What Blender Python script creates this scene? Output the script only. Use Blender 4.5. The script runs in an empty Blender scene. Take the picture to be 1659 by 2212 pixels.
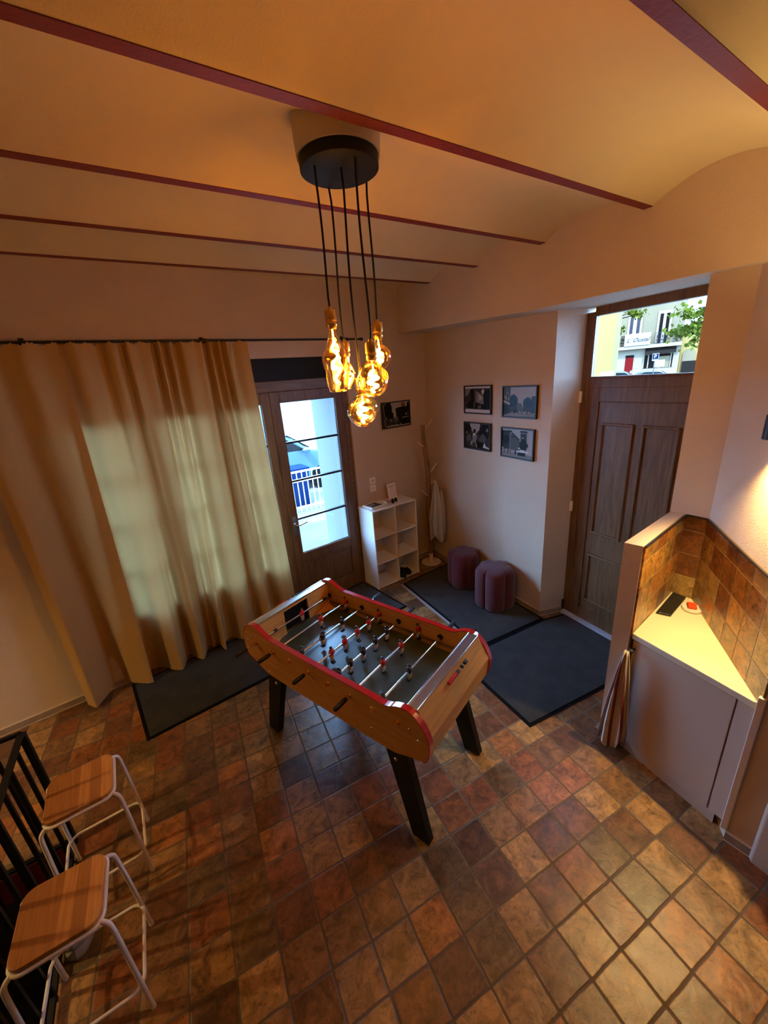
import bpy, bmesh, math, random
from mathutils import Vector, Matrix
random.seed(7)
K = 0.9                      # whole scene, camera height included, scaled about the origin to reach real sizes
PI = math.pi
scn = bpy.context.scene
COL = scn.collection

# ------------------------------------------------------------------ camera
cam = bpy.data.cameras.new('camera'); camo = bpy.data.objects.new('camera', cam); COL.objects.link(camo)
def cam_rot(yaw, pitch, roll):
    cy, sy, cp, sp = math.cos(yaw), math.sin(yaw), math.cos(pitch), math.sin(pitch)
    f = Vector((sy*cp, cy*cp, -sp)); r = Vector((cy, -sy, 0)); u = r.cross(f)
    cr, sr = math.cos(roll), math.sin(roll)
    r2 = cr*r + sr*u; u2 = -sr*r + cr*u
    return Matrix((r2, u2, -f)).transposed()
camo.matrix_world = Matrix.Translation((0, 0, 2.6*K)) @ cam_rot(math.radians(31.72), math.radians(18.91), math.radians(-4.57)).to_4x4()
cam.sensor_fit = 'HORIZONTAL'; cam.sensor_width = 36; cam.lens = 840/1659*36
cam.clip_start = 0.05; cam.clip_end = 300
scn.camera = camo

# ------------------------------------------------------------------ light and exposure
scn.view_settings.view_transform = 'Standard'; scn.view_settings.look = 'None'
scn.view_settings.exposure = -0.10; scn.view_settings.gamma = 1.0
scn.view_settings.use_curve_mapping = False
BULB_W = 13.0; BULB_C = (1.0, 0.50, 0.085)
SCONCE_W = 95.0; SCONCE_C = (1.0, 0.68, 0.26)
w = bpy.data.worlds.new('sky'); scn.world = w; w.use_nodes = True
nt = w.node_tree; bg = nt.nodes['Background']
bg.inputs[0].default_value = (0.27, 0.55, 1.0, 1); bg.inputs[1].default_value = 40.0
sun = bpy.data.lights.new('sun', 'SUN'); sun.energy = 18.0; sun.color = (0.86, 0.93, 1.0); sun.angle = 0.02
so = bpy.data.objects.new('sun', sun); COL.objects.link(so)
so.rotation_euler = Vector((-0.50, -0.42, 0.80)).to_track_quat('Z', 'Y').to_euler()
so.location = (-5, -5, 12)

def lamp(name, kind, loc, energy, color, parent=None, size=0.03, spot=None, blend=0.3, aim=None):
    l = bpy.data.lights.new(name, kind); l.energy = energy*K*K; l.color = color
    if kind in ('POINT', 'SPOT'): l.shadow_soft_size = size
    if spot: l.spot_size = spot; l.spot_blend = blend
    o = bpy.data.objects.new(name, l); COL.objects.link(o); o.location = Vector(loc)*K
    if aim is not None: o.rotation_euler = (-Vector(aim)).to_track_quat('Z', 'Y').to_euler()
    if parent: o.parent = parent
    return o

# ------------------------------------------------------------------ materials
def newmat(name):
    m = bpy.data.materials.new(name); m.use_nodes = True
    return m, m.node_tree.nodes, m.node_tree.links, m.node_tree.nodes['Principled BSDF']
def mat(name, col, rough=0.6, metal=0.0, bump=0.0, bscale=60.0, var=0.0, vscale=8.0, spec=0.5, sheen=0.0, coat=0.0):
    m, N, L, b = newmat(name)
    b.inputs['Base Color'].default_value = (*col, 1); b.inputs['Roughness'].default_value = rough
    b.inputs['Metallic'].default_value = metal; b.inputs['Specular IOR Level'].default_value = spec
    b.inputs['Sheen Weight'].default_value = sheen; b.inputs['Coat Weight'].default_value = coat
    tc = N.new('ShaderNodeTexCoord')
    if var > 0:
        n = N.new('ShaderNodeTexNoise'); n.inputs['Scale'].default_value = vscale; n.inputs['Detail'].default_value = 5
        L.new(tc.outputs['Object'], n.inputs['Vector'])
        r = N.new('ShaderNodeValToRGB'); r.color_ramp.elements[0].position = 0.3; r.color_ramp.elements[1].position = 0.7
        r.color_ramp.elements[0].color = (*[c*(1-var) for c in col], 1); r.color_ramp.elements[1].color = (*[min(1, c*(1+var)) for c in col], 1)
        L.new(n.outputs['Fac'], r.inputs['Fac']); L.new(r.outputs['Color'], b.inputs['Base Color'])
    if bump > 0:
        n = N.new('ShaderNodeTexNoise'); n.inputs['Scale'].default_value = bscale; n.inputs['Detail'].default_value = 3
        L.new(tc.outputs['Object'], n.inputs['Vector'])
        bp = N.new('ShaderNodeBump'); bp.inputs['Strength'].default_value = bump; bp.inputs['Distance'].default_value = 0.01
        L.new(n.outputs['Fac'], bp.inputs['Height']); L.new(bp.outputs['Normal'], b.inputs['Normal'])
    return m
def wood(name, c1, c2, scale=(3, 30, 30), rough=0.45, bump=0.1, strips=None, spec=0.4):
    m, N, L, b = newmat(name)
    tc = N.new('ShaderNodeTexCoord'); mp = N.new('ShaderNodeMapping'); mp.inputs['Scale'].default_value = scale
    L.new(tc.outputs['Object'], mp.inputs['Vector'])
    n = N.new('ShaderNodeTexNoise'); n.inputs['Scale'].default_value = 1.6; n.inputs['Detail'].default_value = 7; n.inputs['Distortion'].default_value = 0.6
    L.new(mp.outputs['Vector'], n.inputs['Vector'])
    r = N.new('ShaderNodeValToRGB'); r.color_ramp.elements[0].position = 0.32; r.color_ramp.elements[1].position = 0.68
    r.color_ramp.elements[0].color = (*c1, 1); r.color_ramp.elements[1].color = (*c2, 1)
    L.new(n.outputs['Fac'], r.inputs['Fac']); out = r.outputs['Color']
    if strips:      # glued staves of different tone across the board
        axis, width, tones = strips
        sx = N.new('ShaderNodeSeparateXYZ'); L.new(tc.outputs['Object'], sx.inputs[0])
        d = N.new('ShaderNodeMath'); d.operation = 'DIVIDE'; d.inputs[1].default_value = width; L.new(sx.outputs[axis], d.inputs[0])
        fl = N.new('ShaderNodeMath'); fl.operation = 'FLOOR'; L.new(d.outputs[0], fl.inputs[0])
        wn = N.new('ShaderNodeTexWhiteNoise'); wn.noise_dimensions = '1D'; L.new(fl.outputs[0], wn.inputs['W'])
        r2 = N.new('ShaderNodeValToRGB'); r2.color_ramp.elements[0].color = (*tones[0], 1); r2.color_ramp.elements[1].color = (*tones[1], 1)
        L.new(wn.outputs['Value'], r2.inputs['Fac'])
        mx = N.new('ShaderNodeMix'); mx.data_type = 'RGBA'; mx.blend_type = 'MULTIPLY'; mx.inputs[0].default_value = 1
        L.new(out, mx.inputs[6]); L.new(r2.outputs['Color'], mx.inputs[7]); out = mx.outputs[2]
    L.new(out, b.inputs['Base Color'])
    b.inputs['Roughness'].default_value = rough; b.inputs['Specular IOR Level'].default_value = spec
    bp = N.new('ShaderNodeBump'); bp.inputs['Strength'].default_value = bump; bp.inputs['Distance'].default_value = 0.004
    L.new(n.outputs['Fac'], bp.inputs['Height']); L.new(bp.outputs['Normal'], b.inputs['Normal'])
    return m
def thin_glass(name, tint=(1, 1, 1), gloss=0.08, rough=0.0):
    m, N, L, b = newmat(name); N.remove(b)
    t = N.new('ShaderNodeBsdfTransparent'); t.inputs[0].default_value = (*tint, 1)
    g = N.new('ShaderNodeBsdfGlossy'); g.inputs['Roughness'].default_value = rough; g.inputs[0].default_value = (1, 1, 1, 1)
    lw = N.new('ShaderNodeLayerWeight'); lw.inputs['Blend'].default_value = 0.25
    ma = N.new('ShaderNodeMath'); ma.operation = 'MULTIPLY_ADD'; ma.inputs[1].default_value = 0.55; ma.inputs[2].default_value = gloss
    L.new(lw.outputs['Fresnel'], ma.inputs[0])
    mx = N.new('ShaderNodeMixShader'); L.new(ma.outputs[0], mx.inputs[0]); L.new(t.outputs[0], mx.inputs[1]); L.new(g.outputs[0], mx.inputs[2])
    L.new(mx.outputs[0], N['Material Output'].inputs['Surface'])
    return m
def emit(name, col, strength):
    m, N, L, b = newmat(name); N.remove(b)
    e = N.new('ShaderNodeEmission'); e.inputs[0].default_value = (*col, 1); e.inputs[1].default_value = strength
    L.new(e.outputs[0], N['Material Output'].inputs['Surface'])
    return m
def tile_mat(name, ang, org, pu, pv, cols, grout, gw, swz=None, rough=0.4, mottle=0.35, bump=0.5, seed=0.0, ax=('X', 'Y')):
    """square handmade tiles, every tile with its own tone"""
    m, N, L, b = newmat(name)
    def math_(op, a, bb=None, c=None):
        n = N.new('ShaderNodeMath'); n.operation = op
        for i, v in enumerate((a, bb, c)):
            if v is None: continue
            if isinstance(v, (int, float)): n.inputs[i].default_value = v
            else: L.new(v, n.inputs[i])
        return n.outputs[0]
    tc = N.new('ShaderNodeTexCoord'); sx = N.new('ShaderNodeSeparateXYZ'); L.new(tc.outputs['Object'], sx.inputs[0])
    X = math_('SUBTRACT', sx.outputs[ax[0]], org[0]); Y = math_('SUBTRACT', sx.outputs[ax[1]], org[1])
    ca, sa = math.cos(ang), math.sin(ang)
    nz = N.new('ShaderNodeTexNoise'); nz.inputs['Scale'].default_value = 9; nz.inputs['Detail'].default_value = 3; L.new(tc.outputs['Object'], nz.inputs['Vector'])
    wob = math_('MULTIPLY_ADD', nz.outputs['Fac'], 0.055, -0.0275)
    U = math_('ADD', math_('DIVIDE', math_('ADD', math_('MULTIPLY', X, ca), math_('MULTIPLY', Y, sa)), pu), wob)
    V = math_('ADD', math_('DIVIDE', math_('SUBTRACT', math_('MULTIPLY', Y, ca), math_('MULTIPLY', X, sa)), pv), wob)
    fu, fv = math_('FLOOR', U), math_('FLOOR', V)
    cx = N.new('ShaderNodeCombineXYZ'); L.new(fu, cx.inputs[0]); L.new(fv, cx.inputs[1]); cx.inputs[2].default_value = seed
    wn = N.new('ShaderNodeTexWhiteNoise'); L.new(cx.outputs[0], wn.inputs['Vector'])
    r = N.new('ShaderNodeValToRGB'); r.color_ramp.interpolation = 'CONSTANT'
    el = r.color_ramp.elements
    while len(el) < len(cols): el.new(0.5)
    for i, c in enumerate(cols): el[i].position = i/len(cols); el[i].color = (*c, 1)
    L.new(wn.outputs['Value'], r.inputs['Fac'])
    # mottling that differs per tile
    off = N.new('ShaderNodeVectorMath'); off.operation = 'MULTIPLY_ADD'; L.new(wn.outputs['Color'], off.inputs[0]); off.inputs[1].default_value = (9, 9, 9); L.new(tc.outputs['Object'], off.inputs[2])
    n1 = N.new('ShaderNodeTexNoise'); n1.inputs['Scale'].default_value = 14; n1.inputs['Detail'].default_value = 9; n1.inputs['Roughness'].default_value = 0.68; n1.inputs['Distortion'].default_value = 0.8
    L.new(off.outputs[0], n1.inputs['Vector'])
    mr = N.new('ShaderNodeMapRange'); L.new(n1.outputs['Fac'], mr.inputs[0]); mr.inputs[1].default_value = 0.3; mr.inputs[2].default_value = 0.7
    mr.inputs[3].default_value = max(0.25, 1-mottle*1.45); mr.inputs[4].default_value = 1+mottle*1.45
    vm = N.new('ShaderNodeVectorMath'); vm.operation = 'SCALE'; L.new(r.outputs['Color'], vm.inputs[0]); L.new(mr.outputs[0], vm.inputs['Scale'])
    n3 = N.new('ShaderNodeTexNoise'); n3.inputs['Scale'].default_value = 55; n3.inputs['Detail'].default_value = 6; n3.inputs['Roughness'].default_value = 0.7; L.new(off.outputs[0], n3.inputs['Vector'])
    mr3 = N.new('ShaderNodeMapRange'); L.new(n3.outputs['Fac'], mr3.inputs[0]); mr3.inputs[1].default_value = 0.36; mr3.inputs[2].default_value = 0.46; mr3.inputs[3].default_value = 0.55; mr3.inputs[4].default_value = 1.0
    vm3 = N.new('ShaderNodeVectorMath'); vm3.operation = 'SCALE'; L.new(vm.outputs[0], vm3.inputs[0]); L.new(mr3.outputs[0], vm3.inputs['Scale'])
    du = math_('SUBTRACT', 0.5, math_('ABSOLUTE', math_('SUBTRACT', math_('FRACT', U), 0.5)))
    dv = math_('SUBTRACT', 0.5, math_('ABSOLUTE', math_('SUBTRACT', math_('FRACT', V), 0.5)))
    d = math_('SMOOTH_MIN', du, dv, 0.06)
    g = N.new('ShaderNodeMapRange'); g.interpolation_type = 'SMOOTHSTEP'; L.new(d, g.inputs[0]); g.inputs[1].default_value = gw*0.35; g.inputs[2].default_value = gw*1.3
    mx = N.new('ShaderNodeMix'); mx.data_type = 'RGBA'; L.new(g.outputs[0], mx.inputs[0]); mx.inputs[6].default_value = (*grout, 1); L.new(vm3.outputs[0], mx.inputs[7])
    L.new(mx.outputs[2], b.inputs['Base Color'])
    rr = N.new('ShaderNodeMapRange'); L.new(n1.outputs['Fac'], rr.inputs[0]); rr.inputs[3].default_value = rough*0.75; rr.inputs[4].default_value = rough*1.35
    L.new(rr.outputs[0], b.inputs['Roughness'])
    hsum = math_('ADD', math_('MULTIPLY', g.outputs[0], 1.0), math_('MULTIPLY', n1.outputs['Fac'], 0.9))
    tilt = math_('MULTIPLY_ADD', wn.outputs['Value'], 0.5, hsum)
    bp = N.new('ShaderNodeBump'); bp.inputs['Strength'].default_value = bump; bp.inputs['Distance'].default_value = 0.005
    b.inputs['Specular IOR Level'].default_value = 0.6
    gr = N.new('ShaderNodeMix'); gr.data_type = 'FLOAT'; L.new(g.outputs[0], gr.inputs[0]); gr.inputs[2].default_value = 0.85; L.new(rr.outputs[0], gr.inputs[3]); L.new(gr.outputs[0], b.inputs['Roughness'])
    L.new(tilt, bp.inputs['Height']); L.new(bp.outputs['Normal'], b.inputs['Normal'])
    return m
def cloth(name, col, trans=0.4, weave=420, var=0.12, stripes=None):
    m, N, L, b = newmat(name)
    tc = N.new('ShaderNodeTexCoord'); n = N.new('ShaderNodeTexNoise'); n.inputs['Scale'].default_value = 1; n.inputs['Detail'].default_value = 4
    mp = N.new('ShaderNodeMapping'); mp.inputs['Scale'].default_value = (weave*0.9, weave*0.9, weave*0.5); L.new(tc.outputs['Object'], mp.inputs[0]); L.new(mp.outputs[0], n.inputs['Vector'])
    r = N.new('ShaderNodeValToRGB'); r.color_ramp.elements[0].position = 0.3; r.color_ramp.elements[1].position = 0.7
    r.color_ramp.elements[0].color = (*[c*(1-var) for c in col], 1); r.color_ramp.elements[1].color = (*[min(1, c*(1+var)) for c in col], 1)
    L.new(n.outputs['Fac'], r.inputs[0]); out = r.outputs[0]
    if stripes:
        axis, per, c2, w0 = stripes
        sx = N.new('ShaderNodeSeparateXYZ'); L.new(tc.outputs['Object'], sx.inputs[0])
        md = N.new('ShaderNodeMath'); md.operation = 'PINGPONG'; md.inputs[1].default_value = per; L.new(sx.outputs[axis], md.inputs[0])
        lt = N.new('ShaderNodeMath'); lt.operation = 'LESS_THAN'; lt.inputs[1].default_value = w0; L.new(md.outputs[0], lt.inputs[0])
        mx = N.new('ShaderNodeMix'); mx.data_type = 'RGBA'; L.new(lt.outputs[0], mx.inputs[0]); L.new(out, mx.inputs[6]); mx.inputs[7].default_value = (*c2, 1); out = mx.outputs[2]
    L.new(out, b.inputs['Base Color']); b.inputs['Roughness'].default_value = 0.95; b.inputs['Specular IOR Level'].default_value = 0.15; b.inputs['Sheen Weight'].default_value = 0.1
    if trans > 0:
        t = N.new('ShaderNodeBsdfTranslucent'); L.new(out, t.inputs[0])
        mx = N.new('ShaderNodeMixShader'); mx.inputs[0].default_value = trans
        L.new(b.outputs[0], mx.inputs[1]); L.new(t.outputs[0], mx.inputs[2]); L.new(mx.outputs[0], N['Material Output'].inputs['Surface'])
    bp = N.new('ShaderNodeBump'); bp.inputs['Strength'].default_value = 0.12; bp.inputs['Distance'].default_value = 0.001
    L.new(n.outputs['Fac'], bp.inputs['Height']); L.new(bp.outputs['Normal'], b.inputs['Normal'])
    return m

M = {}
M['plaster'] = mat('wall_plaster', (0.58, 0.45, 0.345), 0.85, bump=0.25, bscale=180, var=0.03, vscale=3, spec=0.25)
M['ceil'] = mat('ceiling_plaster', (0.62, 0.49, 0.30), 0.85, bump=0.12, bscale=150, var=0.03, vscale=3, spec=0.25)
M['beam'] = mat('oxblood_paint', (0.15, 0.010, 0.010), 0.5, bump=0.2, bscale=70, var=0.12, vscale=30)
M['white'] = mat('white_paint', (0.78, 0.72, 0.66), 0.5, bump=0.05, bscale=90)
M['plate'] = mat('white_plastic', (0.92, 0.90, 0.88), 0.35)
M['cabinet'] = mat('cabinet_paint', (0.52, 0.40, 0.32), 0.45, spec=0.3)
M['skirt'] = mat('stone_skirting', (0.30, 0.22, 0.17), 0.6, var=0.15, vscale=20)
M['skirt_lip'] = mat('skirting_lip', (0.62, 0.50, 0.40), 0.6)
M['floor'] = tile_mat('terracotta_tiles', math.radians(-96.3457), (1.2056*K, 0.9870*K), 0.19580*K, 0.20320*K,
    [(0.25, 0.085, 0.026), (0.18, 0.070, 0.026), (0.30, 0.155, 0.055), (0.140, 0.078, 0.032), (0.22, 0.070, 0.022), (0.15, 0.060, 0.026),
     (0.36, 0.19, 0.065), (0.20, 0.095, 0.036), (0.34, 0.125, 0.034), (0.26, 0.130, 0.050), (0.115, 0.050, 0.024), (0.23, 0.110, 0.040)],
    (0.13, 0.088, 0.05), 0.032, rough=0.31, mottle=0.50, bump=0.4, seed=3.0)
M['zellige'] = None
M['fascia'] = mat('red_fascia', (0.20, 0.012, 0.01), 0.4)
M['black'] = mat('black_metal', (0.012, 0.011, 0.012), 0.4, spec=0.4)
M['matte_black'] = mat('matte_black', (0.006, 0.006, 0.007), 0.6, spec=0.25)
M['dark'] = mat('masonry_painted_shade', (0.035, 0.03, 0.026), 0.9, bump=0.6, bscale=25, var=0.5, vscale=12)  # shade put into the colour, so the unlit stairwell reads black
M['stone'] = mat('rough_stone', (0.30, 0.28, 0.22), 0.8, bump=1.0, bscale=22, var=0.4, vscale=14)
M['door'] = wood('stained_oak', (0.10, 0.045, 0.018), (0.19, 0.095, 0.040), (30, 30, 2.6), 0.42, 0.15)
M['door_h'] = wood('stained_oak_rails', (0.10, 0.045, 0.018), (0.19, 0.095, 0.040), (2.6, 30, 30), 0.42, 0.15)
M['glass'] = thin_glass('window_glass', (0.97, 0.99, 1.0), 0.03)
M['chrome'] = mat('chrome', (0.75, 0.76, 0.78), 0.14, 1.0)
M['steel'] = mat('brushed_steel', (0.62, 0.60, 0.58), 0.3, 1.0, bump=0.05, bscale=200)
M['brass'] = mat('brass', (0.85, 0.52, 0.16), 0.25, 1.0)
M['beech'] = wood('beech_veneer', (0.52, 0.22, 0.045), (0.64, 0.30, 0.075), (3, 40, 40), 0.42, 0.05)
M['beech_x_lit'] = wood('beech_veneer_cross_lit', (0.64, 0.31, 0.07), (0.78, 0.41, 0.11), (40, 3, 40), 0.40, 0.05)  # cross grain, brightened in colour to stand in for light on the table ends
M['red'] = mat('red_lacquer', (0.55, 0.012, 0.012), 0.18, coat=0.6)
M['field'] = mat('green_linoleum', (0.050, 0.068, 0.040), 0.25, var=0.2, vscale=5, spec=1.0)
M['mat'] = mat('charcoal_carpet', (0.029, 0.028, 0.029), 0.95, bump=0.8, bscale=260, var=0.35, vscale=7, spec=0.2, sheen=0.1)
M['matrim'] = mat('rubber_edge', (0.004, 0.004, 0.005), 0.9, spec=0.1)
M['velvet'] = mat('plum_velvet', (0.105, 0.020, 0.028), 0.8, bump=0.2, bscale=300, var=0.15, vscale=9, sheen=0.25, spec=0.2)
M['curtain'] = cloth('linen', (0.52, 0.32, 0.115), 0.17, 420, 0.07)
M['grey_cloth'] = cloth('grey_marl', (0.46, 0.45, 0.43), 0.05, 500, 0.35)
M['towel'] = cloth('striped_linen', (0.66, 0.58, 0.50), 0.1, 500, 0.08, stripes=('X', 0.028, (0.24, 0.045, 0.035), 0.009))
M['branch'] = wood('driftwood', (0.16, 0.075, 0.028), (0.30, 0.16, 0.07), (30, 30, 3), 0.6, 0.4)
M['twig'] = mat('pale_twig', (0.70, 0.52, 0.38), 0.6)
M['cream'] = mat('cream_metal', (0.86, 0.78, 0.66), 0.35, spec=0.5)
M['seat'] = wood('acacia_seat', (0.50, 0.19, 0.035), (0.68, 0.30, 0.07), (40, 2.2, 40), 0.38, 0.05, strips=('X', 0.043, ((0.62, 0.55, 0.5), (1.25, 1.3, 1.35))))
M['worktop'] = mat('worktop_laminate', (0.62, 0.55, 0.40), 0.35)
M['soap'] = mat('orange_soap', (0.60, 0.055, 0.006), 0.5)
M['ceramic'] = mat('cream_ceramic', (0.66, 0.62, 0.52), 0.35)
M['slate'] = mat('black_slate', (0.012, 0.013, 0.010), 0.35, bump=0.6, bscale=60)
M['skin'] = mat('figure_skin', (0.45, 0.20, 0.10), 0.4)
M['fig_red'] = mat('figure_red', (0.60, 0.02, 0.015), 0.3)
M['fig_white'] = mat('figure_white', (0.62, 0.55, 0.46), 0.4)
M['fig_black'] = mat('figure_black', (0.012, 0.012, 0.013), 0.3)
M['navy'] = mat('bead_navy', (0.02, 0.025, 0.05), 0.3)
M['amber'] = thin_glass('amber_glass', (1.0, 0.66, 0.22), 0.20, 0.05)
M['filament'] = emit('filament', (1.0, 0.60, 0.17), 60.0)
M['disc_light'] = emit('sconce_lamp', (1.0, 0.84, 0.55), 30.0)
for i, g in enumerate((0.006, 0.03, 0.08, 0.18, 0.34, 0.55)): M['p%d' % i] = mat('print_tone_%d' % i, (g, g*0.95, g*0.9), 0.28, spec=0.12)
M['p6'] = mat('print_stamp', (0.16, 0.05, 0.025), 0.3)
M['paper'] = mat('paper', (0.92, 0.86, 0.84), 0.6)
M['ink'] = mat('ink', (0.20, 0.16, 0.17), 0.7)
M['magazine'] = mat('magazine_cover', (0.10, 0.11, 0.10), 0.25)
M['acrylic'] = thin_glass('clear_acrylic', (0.9, 0.9, 0.9), 0.15)

# ------------------------------------------------------------------ geometry helper
class G:
    def __init__(s): s.bm = bmesh.new(); s.m = 0
    def _f(s, vs):
        try: f = s.bm.faces.new(vs)
        except ValueError: return None
        f.material_index = s.m; return f
    def poly(s, pts): return s._f([s.bm.verts.new(p) for p in pts])
    def hexa(s, b, t):          # bottom quad, top quad
        v = [s.bm.verts.new(p) for p in list(b)+list(t)]; n = len(b)
        s._f(v[:n][::-1]); s._f(v[n:])
        for i in range(n): s._f([v[i], v[(i+1) % n], v[n+(i+1) % n], v[n+i]])
        return s
    def box(s, c, d, rz=0.0):
        cx, cy, cz = c; x, y, z = d[0]/2, d[1]/2, d[2]/2
        ca, sa = math.cos(rz), math.sin(rz)
        q = [(cx+ca*a-sa*b, cy+sa*a+ca*b) for a, b in ((-x, -y), (x, -y), (x, y), (-x, y))]
        return s.hexa([(a, b, cz-z) for a, b in q], [(a, b, cz+z) for a, b in q])
    def prism(s, pts, z0, z1): return s.hexa([(x, y, z0) for x, y in pts], [(x, y, z1) for x, y in pts])
    def slab(s, pts, vec):      # polygon in space, pushed along vec
        v = Vector(vec); return s.hexa([Vector(p) for p in pts], [Vector(p)+v for p in pts])
    def beam(s, a, b, wd, h, up=(0, 0, 1)):
        a, b = Vector(a), Vector(b); d = (b-a).normalized(); u = Vector(up); sd = d.cross(u).normalized(); u = sd.cross(d)
        q = [(-wd/2, -h/2), (wd/2, -h/2), (wd/2, h/2), (-wd/2, h/2)]
        return s.hexa([a+sd*x+u*y for x, y in q], [b+sd*x+u*y for x, y in q])
    def tube(s, pts, r, n=12, cap=True):
        P = [Vector(p) for p in pts]; R = r if isinstance(r, (list, tuple)) else [r]*len(P)
        rings = []; nrm = None
        for i, p in enumerate(P):
            d = (P[min(i+1, len(P)-1)]-P[max(i-1, 0)]).normalized()
            if nrm is None: nrm = d.orthogonal().normalized()
            nrm = (nrm-d*nrm.dot(d))
            nrm = nrm.normalized() if nrm.length > 1e-6 else d.orthogonal().normalized()
            bn = d.cross(nrm)
            rings.append([s.bm.verts.new(p+(nrm*math.cos(2*PI*k/n)+bn*math.sin(2*PI*k/n))*R[i]) for k in range(n)])
        for a, b in zip(rings, rings[1:]):
            for k in range(n): s._f([a[k], a[(k+1) % n], b[(k+1) % n], b[k]])
        if cap: s._f(rings[0][::-1]); s._f(rings[-1])
        return s
    def lathe(s, prof, c=(0, 0, 0), n=32, fn=None):
        rings = []
        for r, z in prof:
            if r < 1e-5: rings.append([s.bm.verts.new((c[0], c[1], c[2]+z))]); continue
            ring = []
            for k in range(n):
                a = 2*PI*k/n; p = Vector((r*math.cos(a), r*math.sin(a), z))
                if fn: p = fn(p, a)
                ring.append(s.bm.verts.new(p+Vector(c)))
            rings.append(ring)
        for a, b in zip(rings, rings[1:]):
            if len(a) == 1 and len(b) == 1: continue
            for k in range(n):
                k2 = (k+1) % n
                if len(a) == 1: s._f([a[0], b[k2], b[k]])
                elif len(b) == 1: s._f([a[k], a[k2], b[0]])
                else: s._f([a[k], a[k2], b[k2], b[k]])
        return s
    def grid(s, rows):
        V = [[s.bm.verts.new(p) for p in row] for row in rows]
        for a, b in zip(V, V[1:]):
            for i in range(len(a)-1): s._f([a[i], a[i+1], b[i+1], b[i]])
        return s
    def build(s, name, mats, parent=None, smooth=False, bevel=0.0, seg=2, solid=0.0, loc=None):
        bmesh.ops.recalc_face_normals(s.bm, faces=s.bm.faces[:])
        for v in s.bm.verts: v.co *= K
        if smooth:
            for f in s.bm.faces: f.smooth = True
        me = bpy.data.meshes.new(name); s.bm.to_mesh(me); s.bm.free()
        for m in (mats if isinstance(mats, (list, tuple)) else [mats]): me.materials.append(m)
        o = bpy.data.objects.new(name, me); COL.objects.link(o)
        if loc is not None: o.location = Vector(loc)*K
        if parent: o.parent = parent
        if solid: md = o.modifiers.new('solid', 'SOLIDIFY'); md.thickness = solid*K; md.offset = 0
        if bevel: md = o.modifiers.new('bevel', 'BEVEL'); md.width = bevel*K; md.segments = seg; md.limit_method = 'ANGLE'; md.angle_limit = 0.6
        if smooth and hasattr(me, 'set_sharp_from_angle'): me.set_sharp_from_angle(angle=math.radians(50))
        return o
def tag(o, label=None, cat=None, group=None, kind=None):
    if label: o['label'] = label
    if cat: o['category'] = cat
    if group: o['group'] = group
    if kind: o['kind'] = kind
    return o
def thing(name, loc, rz, label, cat, group=None):
    o = bpy.data.objects.new(name, None); COL.objects.link(o); o.empty_display_size = 0.1
    o.location = Vector(loc)*K; o.rotation_euler = (0, 0, rz)
    return tag(o, label, cat, group)
def structure(name, g, mats, **kw): return tag(g.build(name, mats, **kw), kind='structure')
def copy_tree(o, parent=None):
    c = o.copy(); COL.objects.link(c); c.parent = parent
    for ch in list(o.children): copy_tree(ch, c)
    return c
def catmull(P, n):
    out = []
    for i in range(len(P)-1):
        p0, p1, p2, p3 = P[max(i-1, 0)], P[i], P[i+1], P[min(i+2, len(P)-1)]
        for k in range(n):
            t = k/n
            out.append(tuple(0.5*((2*b)+(c-a)*t+(2*a-5*b+4*c-d)*t*t+(-a+3*b-3*c+d)*t**3) for a, b, c, d in zip(p0, p1, p2, p3)))
    out.append(tuple(P[-1])); return out
def flat_art(g, O, ux, uy, nrm, layers, d=0.0006):
    """thin printed shapes laid over each other on a flat sheet; layers = (tone, [(u,v)...])"""
    O, ux, uy, nrm = map(Vector, (O, ux, uy, nrm))
    for i, (m, pts) in enumerate(layers):
        g.m = m; g.poly([O+ux*u+uy*v+nrm*(d*(i+1)) for u, v in pts])

# ------------------------------------------------------------------ room shell
BS = 0.0666  # most coordinates from here on come from image pixels, back-projected through the fitted camera
def bw(x, off=0.0): return (x+off*0.0665, 3.957+BS*(x+1.518)-off*0.9978)    # a point of the back wall, off into the room
OX0, OX1, OZ = -0.50, 2.24, 2.88
g = G()
def wseg(x0, x1, z0, z1, th=0.9):
    a, b = bw(x0), bw(x1); c, d = bw(x1, -th), bw(x0, -th)
    g.prism([a, b, c, d], z0, z1)
wseg(-2.9, OX0, -0.3, 3.95); wseg(OX1, 3.6, -0.3, 3.95); wseg(OX0, OX1, OZ, 3.95)
structure('wall_back', g, M['plaster'])
g = G()
g.prism([(3.484, 4.40), (3.297, 2.257), (3.567, 2.158), (3.67, 2.150), (3.67, 5.2), (3.484, 5.2)], -0.3, 3.4)
structure('wall_right', g, M['plaster'])
g = G()     # pier, slanting wall behind the worktop and the wall on towards the viewer
g.prism([(3.087, 1.121), (3.096, 0.893), (2.262, 0.292), (2.268, 0.18), (2.2, -2.9), (3.62, -2.9), (3.62, 1.121)], -0.3, 3.95)
structure('wall_right_pier', g, M['plaster'])
g = G()     # deep lintel band over door and pictures, its underside tilted a little towards the viewer to fit image pixels
E = [(3.06, 5.0, 3.12), (3.05, 4.19, 3.106), (3.034, 3.593, 3.085), (3.012, 2.9, 3.058), (3.0, 2.323, 3.035), (2.988, 1.85, 3.036), (2.96, 0.84, 3.03), (2.93, -0.4, 3.02)]
low = [(x, y, z) for x, y, z in E]; rows = [[(3.68, y, 3.95) for x, y, z in E], [(x, y, 3.95) for x, y, z in E], low, [(3.68, y, z) for x, y, z in E], [(3.68, y, 3.95) for x, y, z in E]]
g.grid(rows)
structure('wall_right_lintel', g, M['plaster'])
g = G(); g.prism([(-2.9, 4.0), (-2.9, -3.0), (-3.1, -3.0), (-3.1, 4.9)], -2.5, 3.95); structure('wall_left', g, M['plaster'])
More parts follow.
